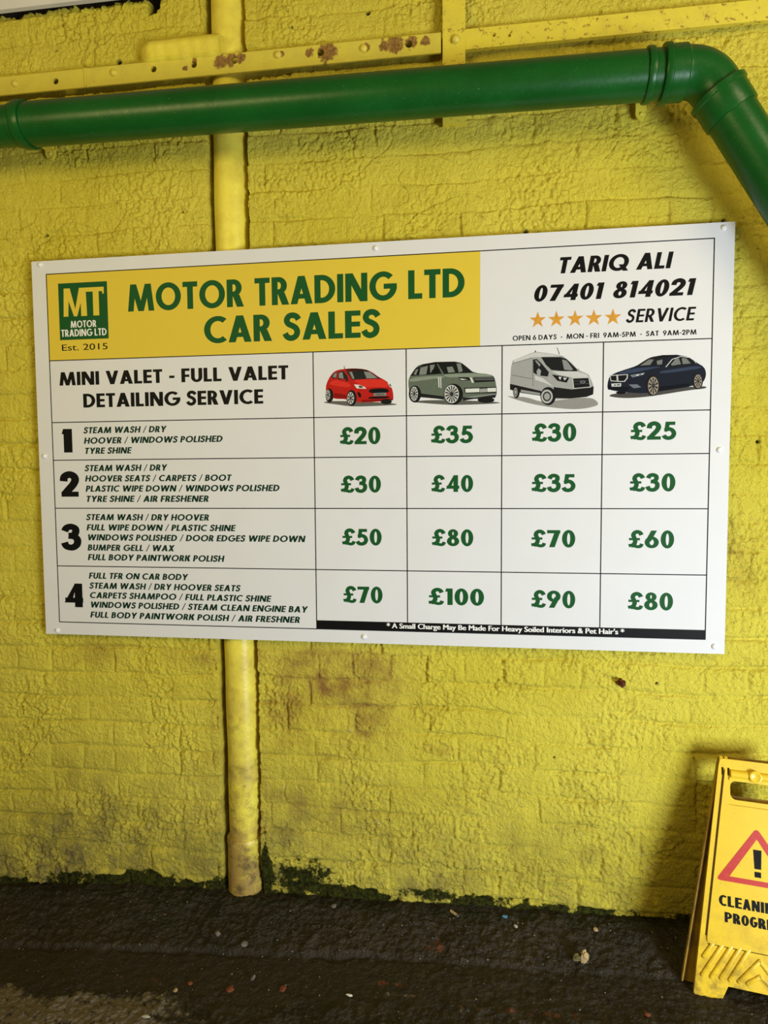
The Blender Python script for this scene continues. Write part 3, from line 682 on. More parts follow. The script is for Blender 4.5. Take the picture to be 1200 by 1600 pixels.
a = fit(c5, (112, 524), c5, (895, 499), (136, 503), (136, 524)); letter(MB(), 'OPEN 6 DAYS  -  MON - FRI  9AM-5PM  -  SAT  9AM-2PM', *a, Y1, w=.20, h=.16, gap=.12, space=.32).build('opening_hours', BLACK, board)
# row numbers and service lines
for ch, x0, x1, t0, b0 in (('1', 150, 192, 79, 175), ('2', 147, 217, 257, 355), ('3', 153, 226, 470, 570), ('4', 160, 236, 709, 805)):
    a = fit(c6, (x0, b0), c6, (x1, b0), (x0, t0), (x0, b0)); letter(MB(), ch, *a, Y1, w=.28, h=.21).build('row_number', BLACK, board)
for tx, x0, x1, bl, br_ in (
    ('STEAM WASH / DRY', 236, 576, 96, 93), ('HOOVER / WINDOWS POLISHED', 238, 806, 138, 133), ('TYRE SHINE', 240, 434, 180, 179),
    ('STEAM WASH / DRY', 241, 579, 251, 249), ('HOOVER SEATS / CARPETS / BOOT', 243, 841, 293, 291), ('PLASTIC WIPE DOWN / WINDOWS POLISHED', 245, 1038, 334, 333), ('TYRE SHINE / AIR FRESHENER', 246, 750, 376, 376),
    ('STEAM WASH / DRY HOOVER', 247, 751, 451, 452), ('FULL WIPE DOWN / PLASTIC SHINE', 249, 858, 493, 495), ('WINDOWS POLISHED / DOOR EDGES WIPE DOWN', 251, 1142, 534, 539), ('BUMPER GELL / WAX', 253, 609, 575, 577), ('FULL BODY PAINTWORK POLISH', 254, 812, 614, 620),
    ('FULL TFR ON CAR BODY', 258, 664, 690, 694), ('STEAM WASH / DRY HOOVER SEATS', 260, 878, 731, 739), ('CARPETS SHAMPOO / FULL PLASTIC SHINE', 261, 1003, 771, 781), ('WINDOWS POLISHED / STEAM CLEAN ENGINE BAY', 263, 1152, 811, 823), ('FULL BODY PAINTWORK POLISH / AIR FRESHNER', 264, 1122, 850, 867)):
    p, q = at(*c6(x0, bl)), at(*c6(x1, br_)); letter(MB(), tx, p.x, q.x, (p.z + q.z)/2, .0200, Y1, w=.235, h=.185, gap=.09, space=.34, shear=.17).build('service_line', DGREEN, board)
# prices
for f, tx, x0, x1, b0, t0 in ((c7, '£20', 178, 404, 191, 98), (c7, '£35', 680, 914, 184, 90), (c8, '£30', 151, 361, 149, 66), (c8, '£25', 612, 829, 141, 58),
    (c7, '£30', 183, 407, 457, 366), (c7, '£40', 682, 915, 454, 362), (c8, '£35', 149, 357, 385, 303), (c8, '£30', 608, 825, 383, 300),
    (c7, '£50', 190, 411, 748, 658), (c7, '£80', 685, 916, 752, 661), (c8, '£70', 147, 356, 645, 565), (c8, '£60', 603, 819, 649, 567),
    (c7, '£70', 197, 416, 1066, 976), (c7, '£100', 666, 975, 1078, 987), (c8, '£90', 148, 356, 929, 849), (c8, '£80', 600, 814, 939, 858)):
    xm = (x0 + x1)/2; a = at(*f(x0, b0)); b = at(*f(x1, b0)); letter(MB(), tx, a.x, b.x, at(*f(xm, b0)).z, at(*f(xm, t0)).z - at(*f(xm, b0)).z, Y1, w=.235, h=.185, gap=.085).build('price', PGREEN, board)
a = at(604.5, 981); b = at(975, 991.5); builtin(MB(), "* A Small Charge May Be Made For Heavy Soiled Interiors & Pet Hair's *", a.x, b.x, (a.z + b.z)/2, .0165, Y4, .028).build('footnote_lettering', PWHITE, bar)
for (u, v) in ((63, 414), (587, 388), (1131, 356), (1124, 703), (1116, 1010), (569, 995), (90, 985), (70, 713)):
    p = at(u, v); MB().dome((p.x, 0, p.z), .0085, .007).build('screw_cap', CAP, board, True)
# printed cars
pm = {}
def ink(rgb):
    if rgb not in pm: pm[rgb] = plain('print_%d_%d_%d' % rgb, srgb(*rgb), .5, .04, 80)
    return pm[rgb]
def flat(m, pts, f, y, sm=0):
    if sm: pts = chaikin(pts, sm)
    q = [at(*f(*p)) for p in pts]
    tri = tessellate_polygon([[Vector((p.x, p.z, 0)) for p in q]])
    return m.add([(p.x, y, p.z) for p in q], tri)
def el(cx, cy, rx, ry): return circle(cx, cy, rx, 28, ry)
k7, k8 = cr((490, 540), 4.0), cr((780, 530), 3.5294)
def car(f, label, shadow, layers, wheels):
    m = MB()
    for i, (p, g_) in enumerate(shadow): flat(m, p, f, Y1 - .00001*i, 2)
    pic = m.build('car_picture', ink(shadow[0][1]), board); tag(pic, label)
    y = Y2
    for name, col, polys, sm in layers:
        for p in polys: flat(MB(), p, f, y, sm).build(name, ink(col), pic); y -= .000008
        y -= .00002
    for (cx, cy, rx, ry, ix, iy, jx, jy, col, sp) in wheels:
        m = flat(MB(), el(cx, cy, rx, ry), f, y); wh = m.build('wheel', ink((24, 24, 24)), pic); y -= .00002
    for (cx, cy, rx, ry, ix, iy, jx, jy, col, sp) in wheels:
        if not sp: continue
        flat(MB(), el(ix, iy, jx, jy), f, y).build('wheel_rim', ink(col), pic)
        if sp < 0:
            flat(MB(), el(ix, iy, jx*.72, jy*.72), f, y - .00002).build('rim_recess', ink((45, 45, 45)), pic)
            flat(MB(), el(ix, iy, jx*.5, jy*.5), f, y - .00004).build('wheel_hub', ink((150, 150, 148)), pic); continue
        n = 10*sp; o = []                                       # star-shaped dark gaps between the spokes
        for k_ in range(n):
            a = 2*math.pi*k_/n; r = .90 if (k_ % 10) in (2, 3, 4, 5, 6, 7) else .24
            o.append((ix + jx*r*math.cos(a), iy + jy*r*math.sin(a)))
        flat(MB(), o, f, y - .00002).build('rim_gaps', ink((45, 45, 45)), pic)
    return pic
W0 = 0
car(k7, 'printed red hatchback', [([(50, 356), (110, 345), (300, 350), (480, 358), (540, 370), (400, 377), (240, 382), (130, 366)], (95, 92, 86))], [
    ('car_body', (176, 30, 24), [[(76, 262), (85, 228), (105, 190), (128, 164), (155, 151), (195, 146), (250, 142), (320, 147), (362, 163), (405, 195), (432, 208), (464, 228), (488, 260), (498, 300), (499, 340), (470, 347), (380, 352), (275, 356), (205, 334), (125, 333), (82, 310)]], 1),
    ('paint_highlight', (205, 48, 36), [[(245, 216), (330, 210), (430, 210), (462, 232), (470, 262), (400, 258), (330, 262), (290, 245)], [(90, 240), (130, 212), (205, 228), (240, 250), (215, 262), (140, 252)]], 1),
    ('sill_panel', (128, 16, 14), [[(128, 296), (165, 300), (205, 310), (202, 330), (128, 326)], [(300, 340), (496, 330), (497, 342), (300, 354)]], 0),
    ('car_roof', (44, 14, 13), [[(190, 149), (250, 143), (320, 148), (358, 164), (300, 155), (212, 160)]], 1),
    ('car_window', (34, 36, 36), [[(204, 162), (300, 155), (352, 163), (405, 198), (420, 207), (330, 209), (240, 213), (222, 185)], [(110, 196), (128, 172), (151, 162), (143, 207), (120, 203)], [(150, 208), (157, 164), (186, 158), (210, 188), (219, 222), (190, 222)]], 0),
    ('car_window', (128, 130, 124), [[(314, 162), (352, 166), (400, 203), (332, 206)], [(160, 170), (181, 166), (188, 206), (157, 203)], [(118, 195), (130, 176), (146, 168), (140, 202)], [(222, 165), (240, 164), (256, 206), (244, 209)]], 0),
    ('headlight', (214, 208, 200), [[(253, 243), (285, 245), (322, 260), (331, 270), (270, 268)], [(462, 232), (482, 238), (491, 264), (476, 259)]], 0),
    ('headlight', (60, 60, 60), [[(280, 250), (300, 252), (312, 264), (286, 264)], [(472, 240), (481, 242), (486, 256), (478, 255)]], 0),
    ('grille', (16, 16, 17), [[(342, 280), (368, 269), (445, 266), (473, 278), (464, 296), (355, 299)], [(340, 325), (370, 318), (480, 316), (470, 330), (345, 334)], [(272, 288), (290, 293), (300, 315), (291, 328), (279, 315)]], 1),
    ('number_plate', (122, 124, 122), [[(375, 297), (453, 294), (455, 313), (376, 316)]], 0),
    ('mirror', (170, 28, 24), [[(163, 216), (178, 205), (204, 211), (196, 225), (170, 223)]], 1),
    ('aerial', (30, 26, 26), [[(190, 126), (192, 126), (197, 147), (194, 147)]], 0),
], [(100, 312, 24, 44, 91, 308, 13, 31, (188, 188, 186), 7), (238, 328, 31, 50, 232, 329, 21, 38, (188, 188, 186), 8), (455, 350, 34, 17, 0, 0, 0, 0, (0, 0, 0), 0)])
car(k7, 'printed grey-green off-road car', [([(600, 352), (680, 342), (820, 340), (1000, 345), (1150, 352), (1175, 360), (1050, 367), (860, 372), (720, 362)], (88, 88, 82))], [
    ('car_body', (92, 102, 88), [[(594, 210), (610, 180), (645, 130), (680, 117), (760, 104), (880, 101), (925, 108), (960, 135), (1000, 170), (1110, 180), (1132, 200), (1142, 250), (1145, 300), (1132, 327), (1000, 332), (930, 347), (850, 352), (800, 334), (660, 320), (600, 300), (593, 250)]], 1),
    ('paint_highlight', (128, 138, 122), [[(800, 182), (900, 176), (1000, 172), (1108, 182), (1122, 194), (1000, 200), (910, 196), (840, 200)], [(600, 205), (700, 192), (800, 188), (830, 200), (700, 214), (600, 230)]], 1),
    ('sill_panel', (30, 31, 30), [[(662, 298), (815, 318), (815, 336), (662, 322)], [(930, 322), (1000, 318), (1145, 300), (1135, 326), (1000, 334), (935, 344)]], 0),
    ('car_roof', (20, 20, 19), [[(645, 131), (680, 117), (760, 103), (880, 100), (926, 108), (900, 113), (780, 113), (690, 124)]], 0),
    ('car_window', (24, 26, 25), [[(604, 190), (641, 138), (690, 124), (770, 113), (802, 176), (700, 184)], [(776, 112), (900, 106), (930, 112), (1000, 170), (900, 172), (815, 178)]], 0),
    ('car_window', (120, 124, 117), [[(668, 138), (714, 126), (704, 180), (660, 184)], [(727, 123), (758, 118), (748, 150), (730, 172)], [(832, 135), (868, 131), (884, 166), (842, 170)], [(893, 112), (920, 112), (932, 160), (908, 168)], [(625, 180), (640, 150), (655, 145), (640, 184)]], 0),
    ('mirror', (16, 17, 16), [[(738, 152), (768, 140), (790, 158), (776, 179), (742, 174)]], 1),
    ('headlight', (28, 30, 30), [[(905, 198), (968, 197), (985, 217), (920, 219)], [(1000, 197), (1126, 195), (1132, 224), (1006, 231)], [(940, 264), (1143, 258), (1144, 297), (946, 300)]], 0),
    ('headlight', (205, 207, 200), [[(914, 205), (935, 208), (962, 212), (925, 215)], [(976, 200), (988, 200), (1002, 231), (990, 233)], [(948, 270), (1036, 267), (1036, 291), (950, 294)], [(1086, 266), (1140, 264), (1141, 288), (1086, 290)], [(778, 198), (785, 198), (787, 262), (781, 262)], [(791, 198), (797, 198), (799, 266), (794, 266)]], 0),
    ('number_plate', (150, 152, 148), [[(1038, 270), (1084, 268), (1084, 291), (1038, 293)]], 0),
    ('grille', (128, 132, 126), [[(1006, 203), (1122, 200), (1123, 203), (1007, 206)], [(1008, 213), (1125, 210), (1126, 213), (1009, 216)], [(935, 325), (1000, 316), (1140, 300), (1142, 306), (1005, 326)]], 0),
], [(634, 303, 38, 53, 629, 301, 23, 44, (192, 194, 188), 11), (874, 304, 60, 66, 863, 303, 45, 57, (192, 194, 188), 14), (1078, 340, 52, 18, 0, 0, 0, 0, (0, 0, 0), 0)])
car(k8, 'printed silver panel van', [([(36, 312), (80, 318), (150, 318), (240, 350), (330, 335), (500, 318), (545, 345), (545, 368), (440, 388), (330, 382), (200, 362), (100, 336)], (138, 136, 130))], [
    ('car_body', (152, 153, 150), [[(61, 228), (67, 152), (76, 118), (170, 80), (202, 69), (300, 82), (352, 93), (398, 130), (436, 170), (492, 194), (512, 236), (521, 264), (517, 302), (482, 318), (400, 327), (310, 332), (230, 312), (100, 292), (61, 276)]], 0),
    ('paint_highlight', (190, 191, 188), [[(80, 116), (172, 82), (204, 72), (300, 84), (340, 94), (235, 98), (180, 100), (78, 132)], [(290, 178), (432, 178), (486, 196), (492, 208), (405, 212), (330, 196)], [(195, 200), (240, 215), (300, 262), (250, 240), (200, 225)]], 0),
    ('panel_seam', (112, 113, 111), [[(70, 196), (185, 218), (185, 222), (70, 200)], [(183, 112), (186, 112), (188, 260), (184, 258)], [(73, 132), (180, 102), (180, 105), (74, 136)]], 0),
    ('bumper', (26, 26, 26), [[(60, 246), (232, 286), (232, 312), (120, 296), (60, 278)], [(300, 264), (400, 277), (521, 261), (518, 304), (482, 318), (390, 328), (300, 324)]], 0),
    ('side_strip', (140, 140, 137), [[(120, 278), (226, 297), (226, 308), (118, 292)]], 0),
    ('car_window', (28, 29, 29), [[(187, 112), (208, 110), (230, 130), (274, 182), (268, 206), (215, 200), (188, 184)], [(231, 99), (340, 99), (372, 110), (428, 166), (438, 177), (350, 176), (288, 170), (256, 140)]], 0),
    ('car_window', (132, 133, 130), [[(346, 112), (372, 118), (408, 168), (392, 172), (358, 168)], [(196, 118), (206, 116), (228, 140), (222, 152)]], 0),
    ('mirror', (150, 150, 148), [[(206, 176), (217, 160), (231, 174), (226, 201), (209, 199)], [(428, 168), (438, 162), (443, 172), (434, 178)]], 0),
    ('headlight', (24, 25, 25), [[(290, 195), (345, 204), (386, 212), (372, 240), (322, 230)]], 0),
    ('headlight', (196, 198, 196), [[(326, 208), (344, 208), (336, 226)], [(352, 212), (374, 214), (360, 228)]], 0),
    ('grille', (186, 187, 184), [[(402, 213), (497, 209), (506, 266), (408, 275)]], 0),
    ('grille', (22, 23, 23), [[(407, 217), (492, 214), (500, 262), (413, 270)]], 0),
    ('grille', (70, 71, 70), [[(410, 230), (495, 227), (495, 229), (410, 233)], [(412, 246), (497, 243), (497, 246), (412, 249)]], 0),
    ('badge', (150, 152, 154), [el(460, 236, 14, 7)], 0),
    ('badge', (40, 44, 60), [el(460, 236, 11, 5)], 0),
    ('aerial', (60, 60, 60), [[(318, 46), (320, 46), (334, 84), (331, 84)], [(198, 62), (201, 62), (203, 72), (197, 72)]], 0),
], [(95, 290, 18, 36, 90, 293, 11, 25, (150, 150, 147), -1), (270, 314, 42, 50, 263, 316, 32, 38, (170, 170, 167), -1)])
car(k8, 'printed dark blue saloon car', [([(598, 312), (640, 298), (850, 285), (1050, 262), (1140, 258), (1145, 272), (1050, 280), (850, 314), (720, 326), (640, 322)], (70, 68, 64))], [
    ('car_body', (24, 29, 40), [[(597, 246), (608, 205), (640, 186), (700, 166), (756, 148), (790, 126), (832, 100), (900, 88), (980, 86), (1048, 99), (1090, 130), (1130, 153), (1141, 185), (1137, 215), (1122, 240), (1050, 262), (880, 288), (800, 300), (680, 292), (598, 278)]], 1),
    ('paint_highlight', (50, 60, 80), [[(640, 190), (740, 160), (860, 152), (900, 152), (820, 168), (720, 190)], [(880, 178), (980, 162), (1095, 146), (1125, 158), (1000, 178), (890, 190)]], 1),
    ('sill_panel', (12, 15, 22), [[(880, 262), (1050, 242), (1050, 262), (882, 288)], [(600, 254), (720, 266), (705, 288), (600, 278)]], 0),
    ('car_roof', (14, 14, 16), [[(832, 101), (900, 88), (980, 86), (1040, 97), (960, 95), (860, 104)]], 0),
    ('car_window', (22, 25, 28), [[(756, 149), (832, 103), (932, 97), (905, 146), (800, 150)], [(920, 152), (956, 112), (1000, 97), (1042, 102), (1074, 119), (1087, 138), (960, 152)]], 0),
    ('car_window', (112, 114, 110), [[(776, 146), (826, 112), (852, 112), (832, 142)], [(946, 140), (974, 106), (990, 104), (1002, 138), (952, 146)], [(1006, 104), (1032, 106), (1056, 134), (1012, 138)], [(868, 120), (900, 112), (898, 138), (872, 142)]], 0),
    ('chrome_trim', (206, 207, 204), [[(916, 154), (952, 110), (1000, 94), (1044, 99), (1044, 102), (1000, 97), (955, 113), (922, 153)], [(1046, 100), (1078, 118), (1088, 138), (1074, 119)]], 0),
    ('grille', (190, 190, 186), [[(610, 200), (650, 196), (652, 234), (614, 232)], [(650, 196), (710, 193), (708, 216), (692, 235), (653, 235)]], 0),
    ('grille', (20, 21, 23), [[(614, 203), (646, 200), (648, 230), (618, 228)], [(655, 200), (704, 197), (702, 215), (688, 231), (657, 231)]], 0),
    ('headlight', (104, 110, 118), [[(720, 198), (804, 184), (796, 196), (735, 212)], [(713, 250), (760, 249), (784, 265), (742, 271)]], 0),
    ('headlight', (206, 208, 208), [[(750, 198), (772, 193), (764, 203)], [(780, 192), (796, 188), (790, 196)]], 0),
    ('number_plate', (196, 197, 194), [[(618, 245), (673, 243), (671, 261), (620, 262)]], 0),
    ('number_plate', (60, 62, 66), [[(632, 250), (644, 250), (644, 256), (632, 257)], [(648, 249), (666, 248), (666, 255), (648, 256)]], 0),
    ('wheel_arch', (14, 14, 16), [[(640, 288), (702, 290), (692, 302), (652, 304)]], 1),
], [(846, 255, 37, 58, 849, 257, 29, 49, (150, 138, 122), 10), (1094, 232, 29, 43, 1096, 232, 21, 37, (150, 138, 122), 10)])
p0, p1 = at(*k7(391, 312)), at(*k7(440, 310)); builtin(MB(), 'FIESTA', p0.x, p1.x, (p0.z + p1.z)/2, .0048, Y3 - .0003, .02).build('plate_lettering', ink((40, 40, 42)), board)

# ------------------------------------------------------------------ anchor bolt in the wall
root = empty('anchor_bolt', at(972, 1069, .02)); tag(root, 'small rusty sheared bolt sticking out of the wall below the board', 'bolt')
p = at(972, 1069, .008)
m = MB(); m.plate([(p.x + (.011 + .003*math.sin(i*2.1))*math.cos(i*math.pi/7), p.z + (.011 + .003*math.cos(i*1.7))*math.sin(i*math.pi/7)) for i in range(14)], [], .03, lambda a, b, d: (a, .012 + d, b)); m.build('washer', RUSTY, root)
m = MB(); m.plate(circle(p.x, p.z, .0075, 6), [], .03, lambda a, b, d: (a, .004 + d, b)); m.dome((p.x, .004, p.z), .004, .006); m.build('bolt_head', RUSTY, root)

# ------------------------------------------------------------------ caution sign
t = NT('sign_plastic'); n2 = t.noise(60, 5, .7); n3 = t.noise(9, 5, .65)
c = t.mix(t.ramp(n3, .4, .7, 0, .35), (0.80, 0.54, 0.022), (0.60, 0.37, 0.022))
c = t.mix(t.ramp(t.noise(170, 4, .7), .60, .70, 0, .45), c, (0.36, 0.19, 0.02))
sep = t.n('ShaderNodeSeparateXYZ', {0: t.tc.outputs['Object']})
c = t.mix(t.math('MULTIPLY', t.ramp(sep.outputs['Z'], .24, .0), t.ramp(t.noise(24, 6, .72), .44, .64, 0, .75)), c, (0.20, 0.11, 0.025))
SIGN = t.out(c, .36, t.bump(n2, .12, .001))
t = NT('sign_plastic_dark'); c = t.mix(t.ramp(t.noise(14, 6, .7), .38, .66), (0.46, 0.28, 0.018), (0.20, 0.12, 0.02)); SIGNB = t.out(c, .5)  # rear leaf plastic, darker and blotchier than the front
t = NT('sign_red'); c = t.mix(t.ramp(t.noise(90, 5, .7), .5, .7, 0, .35), (0.50, 0.028, 0.018), (0.62, 0.13, 0.04)); SRED = t.out(c, .4)
SBLK = plain('sign_black', (0.012, 0.012, 0.012), .4, .2, 90)
PH = R(10.5); TH = R(15.2); HS = .612; WB = .160; WT = .088
U = Vector((math.cos(PH), -math.sin(PH), 0)); NI = Vector((math.sin(PH), math.cos(PH), 0))
UP = Vector((0, 0, 1))*math.cos(TH) + NI*math.sin(TH); NB = NI*math.cos(TH) - Vector((0, 0, 1))*math.sin(TH)   # NB: into the sign
f0 = fg(1084, 1553)
ORG = f0 + U*WB
def SF(s, v, d): return ORG + U*s + UP*v + NB*d
def sv(u, v):                             # photo point on the sign's face
    d = ray(u, v); k = (ORG - CAM).dot(NB)/d.dot(NB); q = CAM + d*k - ORG; return q.dot(U), q.dot(UP)
k4 = cr((1000, 1150), 3.5556)
root = empty('caution_floor_sign', ORG); tag(root, 'folded yellow plastic cleaning caution board leaning against the wall', 'floor sign')
def edge_s(v): return WB + (WT - WB)*v/HS
foot = [(-WB, .004), (-WB + .004, 0), (-.100, -.002), (-.090, .004), (-.076, .036), (.076, .036), (.090, .004), (.100, -.002), (WB - .004, 0), (WB, .004)]
outl = foot + [(WT + .002, HS - .02), (WT - .002, HS - .002), (WT - .012, HS), (-WT + .012, HS), (-WT + .002, HS - .002), (-WT - .002, HS - .02)]
hh = rrect(-.062, .506, .062, .556, .016)
slots = [[(sgn*a, .568), (sgn*b, .568), (sgn*b, .589), (sgn*a, .589)] for sgn in (-1, 1) for a, b in ((.083, .0775), (.068, .0625))]
m = MB(); m.plate(outl, [hh] + slots, .005, SF)
# rim along both sides and round the back
for sgn in (-1, 1):
    e0 = lambda v, k: sgn*(edge_s(v) - k)
    m.add([SF(e0(0.0, 0), 0.004, .001), SF(e0(HS, 0), HS - .01, .001), SF(e0(HS, 0), HS - .01, .022), SF(e0(0, 0), .004, .022), SF(e0(0, .004), 0.004, .001), SF(e0(HS, .004), HS - .01, .001), SF(e0(HS, .004), HS - .01, .022), SF(e0(0, .004), .004, .022)],
          [(0, 1, 2, 3), (4, 7, 6, 5), (0, 3, 7, 4), (1, 5, 6, 2), (3, 2, 6, 7), (0, 4, 5, 1)])
front = m.build('front_panel', SIGN, root)
# raised face panel with rounded corners
pv0 = .132
def fp(v, k): return edge_s(v) - k
face = roundpoly([(-fp(pv0, .017), pv0), (fp(pv0, .017), pv0), (fp(.585, .017), .585), (.074, .585), (.074, .492), (-.074, .492), (-.074, .585), (-fp(.585, .017), .585)], .014)
m = MB(); m.plate(face, [], .004, lambda a, b, d: SF(a, b, d - .0035)); m.build('face_panel', SIGN, front)
m = MB(); gl = roundpoly([(-fp(pv0, .0205) , pv0 - .0035), (fp(pv0, .0205), pv0 - .0035), (fp(.585, .0135), .588), (.0, .588), (-fp(.585, .0135), .588)], .014)
# flat dark strips stand in for the groove beside and below the face panel
for sgn in (-1, 1):
    m.plate([(sgn*fp(.15, .0155), .15), (sgn*fp(.58, .0155), .58), (sgn*fp(.58, .0125), .58), (sgn*fp(.15, .0125), .15)], [], .002, lambda a, b, d: SF(a, b, d - .0012))
e_ = fp(pv0, .020); m.plate([(-e_, pv0 - .0028), (e_, pv0 - .0028), (e_, pv0 - .0010), (-e_, pv0 - .0010)], [], .002, lambda a, b, d: SF(a, b, d - .0012))
m.build('groove_strip', plain('groove_dark', (0.05, 0.028, 0.01), .7), front)
# grip bar with knob
m = MB(); m.plate(rrect(-.064, .556, .064, .566, .004), [], .006, lambda a, b, d: SF(a, b, d - .004)); 
hp = [(-.074 + .148*i/24, .566) for i in range(25)]
m.tube([SF(a, .574, .002) for a in np.linspace(-.06, .06, 20)], [.012]*20, 18); m.build('grip', SIGN, front, True)
m = MB()
vs = []; n = 28
for r_, d_ in ((.016, -.009), (.0155, -.0125), (.0125, -.0135), (.011, -.0125), (.0, -.012)):
    vs += [SF(r_*math.cos(2*math.pi*i/n), .574 + r_*math.sin(2*math.pi*i/n), d_) for i in range(n)]
fs = [(k*n+i, k*n+(i+1) % n, (k+1)*n+(i+1) % n, (k+1)*n+i) for k in range(4) for i in range(n)]
m.add(vs, fs); m.build('knob', SIGN, front, True)
# warning triangle
ap = sv(*k4(636, 520)); bl = sv(*k4(428, 795)); 
ap = (0, ap[1]); bv = bl[1]; bs = bl[0]
tri = roundpoly([(bs - .004, bv), (-bs + .004, bv), (0, ap[1] + .006)], .014)
wd = .0135; kx = (ap[1] - bv)/abs(bs); L = math.hypot(1, kx)
inn = [(bs + .004 + wd*(1/kx)*(1 + L)*1.0, bv + wd), (-bs - .004 - wd*(1/kx)*(1 + L), bv + wd), (0, ap[1] - wd*L)]
m = MB(); m.plate(tri, [roundpoly(inn, .003, 3)], .0004, lambda a, b, d: SF(a, b, d - .0040)); tag(m.build('warning_triangle', SRED, front), 'red warning triangle')
e0 = sv(*k4(636, 782)); e1 = sv(*k4(636, 630))
m = MB(); z0, z1 = e0[1], e1[1]; hh_ = z1 - z0
for pl in ([(-.0075, z0 + hh_*.30), (.0085, z0 + hh_*.30), (.0105, z1), (-.0095, z1)], [(-.0075, z0), (.0080, z0), (.0080, z0 + hh_*.20), (-.0075, z0 + hh_*.20)]):
    m.plate(pl, [], .0004, lambda a, b, d: SF(a, b, d - .0040))
m.build('exclamation_mark', SBLK, front)
def signtext(txt, l, r_off, bl_, tp):
    a = sv(*k4(*l)); b = sv(*k4(*tp)); m = MB()
    letter(m, txt, a[0], r_off if r_off else -a[0], a[1], b[1] - a[1], 0, w=.27, h=.17, gap=.085, space=.28, cond=True, fr=lambda x, z, d: SF(x, z, -.0041 + d)); return m.build('warning_lettering', SBLK, front)
signtext('CLEANING IN', (438, 936), None, 0, (440, 878))
signtext('PROGRESS', (470, 1030), .9*abs(sv(*k4(470, 1030))[0]), 0, (472, 974))
# chevron ribs
rib = MB()
def bar_(p, q, r=.0050):
    a = Vector(p); b = Vector(q); t = (b - a).normalized(); nn = Vector((-t.y, t.x)); o = []
    for k_ in range(9): th = math.pi/2 + math.pi*k_/8; o.append(tuple(a + (t*math.cos(th) + nn*math.sin(th))*r))
    for k_ in range(9): th = -math.pi/2 + math.pi*k_/8; o.append(tuple(b + (t*math.cos(th) + nn*math.sin(th))*r))
    n = len(o); c_ = (a + b)/2
    vs = [SF(x, z, .001) for x, z in o] + [SF(x, z, -.0022) for x, z in o]
    inn_ = [(x + (c_.x - x)*.0, z) for x, z in o]
    sm = []
    for (x, z) in o:
        f = a + t*max(0, min((b - a).length, (Vector((x, z)) - a).dot(t))); d_ = Vector((x, z)) - f; e = f + d_*.55; sm.append(SF(e.x, e.y, -.0036))
    vs += sm
    fs = [(i, (i+1) % n, n + (i+1) % n, n + i) for i in range(n)] + [(n + i, n + (i+1) % n, 2*n + (i+1) % n, 2*n + i) for i in range(n)] + [tuple(range(2*n, 3*n))]
    return MB().add(vs, fs)
segs = [((354, 1222), (404, 1152)), ((346, 1325), (456, 1162)), ((396, 1338), (508, 1168)), ((450, 1345), (556, 1178)), ((500, 1355), (606, 1188))]
for a, b in segs:
    p, q = sv(*k4(*a)), sv(*k4(*b))
    bar_(p, q).build('grip_rib', SIGN, front, True, 60); bar_((-p[0], p[1] + .0), (-q[0], q[1])).build('grip_rib', SIGN, front, True, 60)
for a, b in (((550, 1365), (630, 1245)), ((600, 1375), (632, 1330))):
    p, q = sv(*k4(*a)), sv(*k4(*b)); q = (0, q[1])
    bar_(p, q).build('grip_rib', SIGN, front, True, 60); bar_((-p[0], p[1]), q).build('grip_rib', SIGN, front, True, 60)
# back panel, hinged at the top and standing a little nearer the wall
bf = fg(1064, 1531)
tb = SF(-WT - .001, HS + .004, .022)
ub = U
upb = (tb - bf); hb_ = upb.length; upb.normalize(); nb2 = upb.cross(ub).normalized() * -1
if nb2.y < 0: nb2 = -nb2
taper = WB - WT
def SB(s, v, d): 
    f = v/HS*hb_
    return bf + upb*f + ub*(s + edge_s(v)) * ((2*edge_s(v) + .0)/(2*edge_s(v))) + nb2*d
m = MB(); m.plate(outl, [hh], .005, SB)
for k_ in (0, 1):
    e = (lambda v: -edge_s(v)) if k_ == 0 else (lambda v: edge_s(v) - .004)
    m.add([SB(e(0), .004, -.016), SB(e(HS), HS - .012, -.016), SB(e(HS), HS - .012, .002), SB(e(0), .004, .002), SB(e(0) + .004, .004, -.016), SB(e(HS) + .004, HS - .012, -.016), SB(e(HS) + .004, HS - .012, .002), SB(e(0) + .004, .004, .002)],
          [(0, 1, 2, 3), (4, 7, 6, 5), (0, 3, 7, 4), (1, 5, 6, 2), (3, 2, 6, 7), (0, 4, 5, 1)])
tag(m.build('back_panel', SIGNB, root), 'darker rear leaf of the folded sign')
# hinge knuckles
for s0, s1 in ((-.086, -.078), (-.074, -.066), (.066, .074), (.078, .086)):
    m = MB(); m.tube([SF(s0, HS - .004, .012), SF(s1, HS - .004, .012)], [.010]*2, 16); m.build('hinge_knuckle', SIGN, root, True)

# ------------------------------------------------------------------ litter on the ground
def pebble(r, seed, sq=.6, sub=2):
    bm = bmesh.new(); bmesh.ops.create_icosphere(bm, subdivisions=sub, radius=1.0); q = random.Random(seed)
    dirs = [(Vector((q.uniform(-1, 1), q.uniform(-1, 1), q.uniform(-1, 1))).normalized(), q.uniform(.55, .9)) for _ in range(7)]
    for v in bm.verts:
        for d_, k_ in dirs:
            e = v.co.dot(d_)
            if e > k_: v.co -= d_*(e - k_)
        v.co.z *= sq
        v.co *= r
    vs = [v.co.copy() for v in bm.verts]; fs = [tuple(v.index for v in f.verts) for f in bm.faces]; bm.free(); return vs, fs
GREY = plain('stone_grey', (0.15, 0.13, 0.11), .8, .3, 200); PALE = plain('stone_pale', (0.42, 0.39, 0.34), .8, .2, 200); BRK = plain('stone_red', (0.17, 0.055, 0.028), .85, .3, 150)
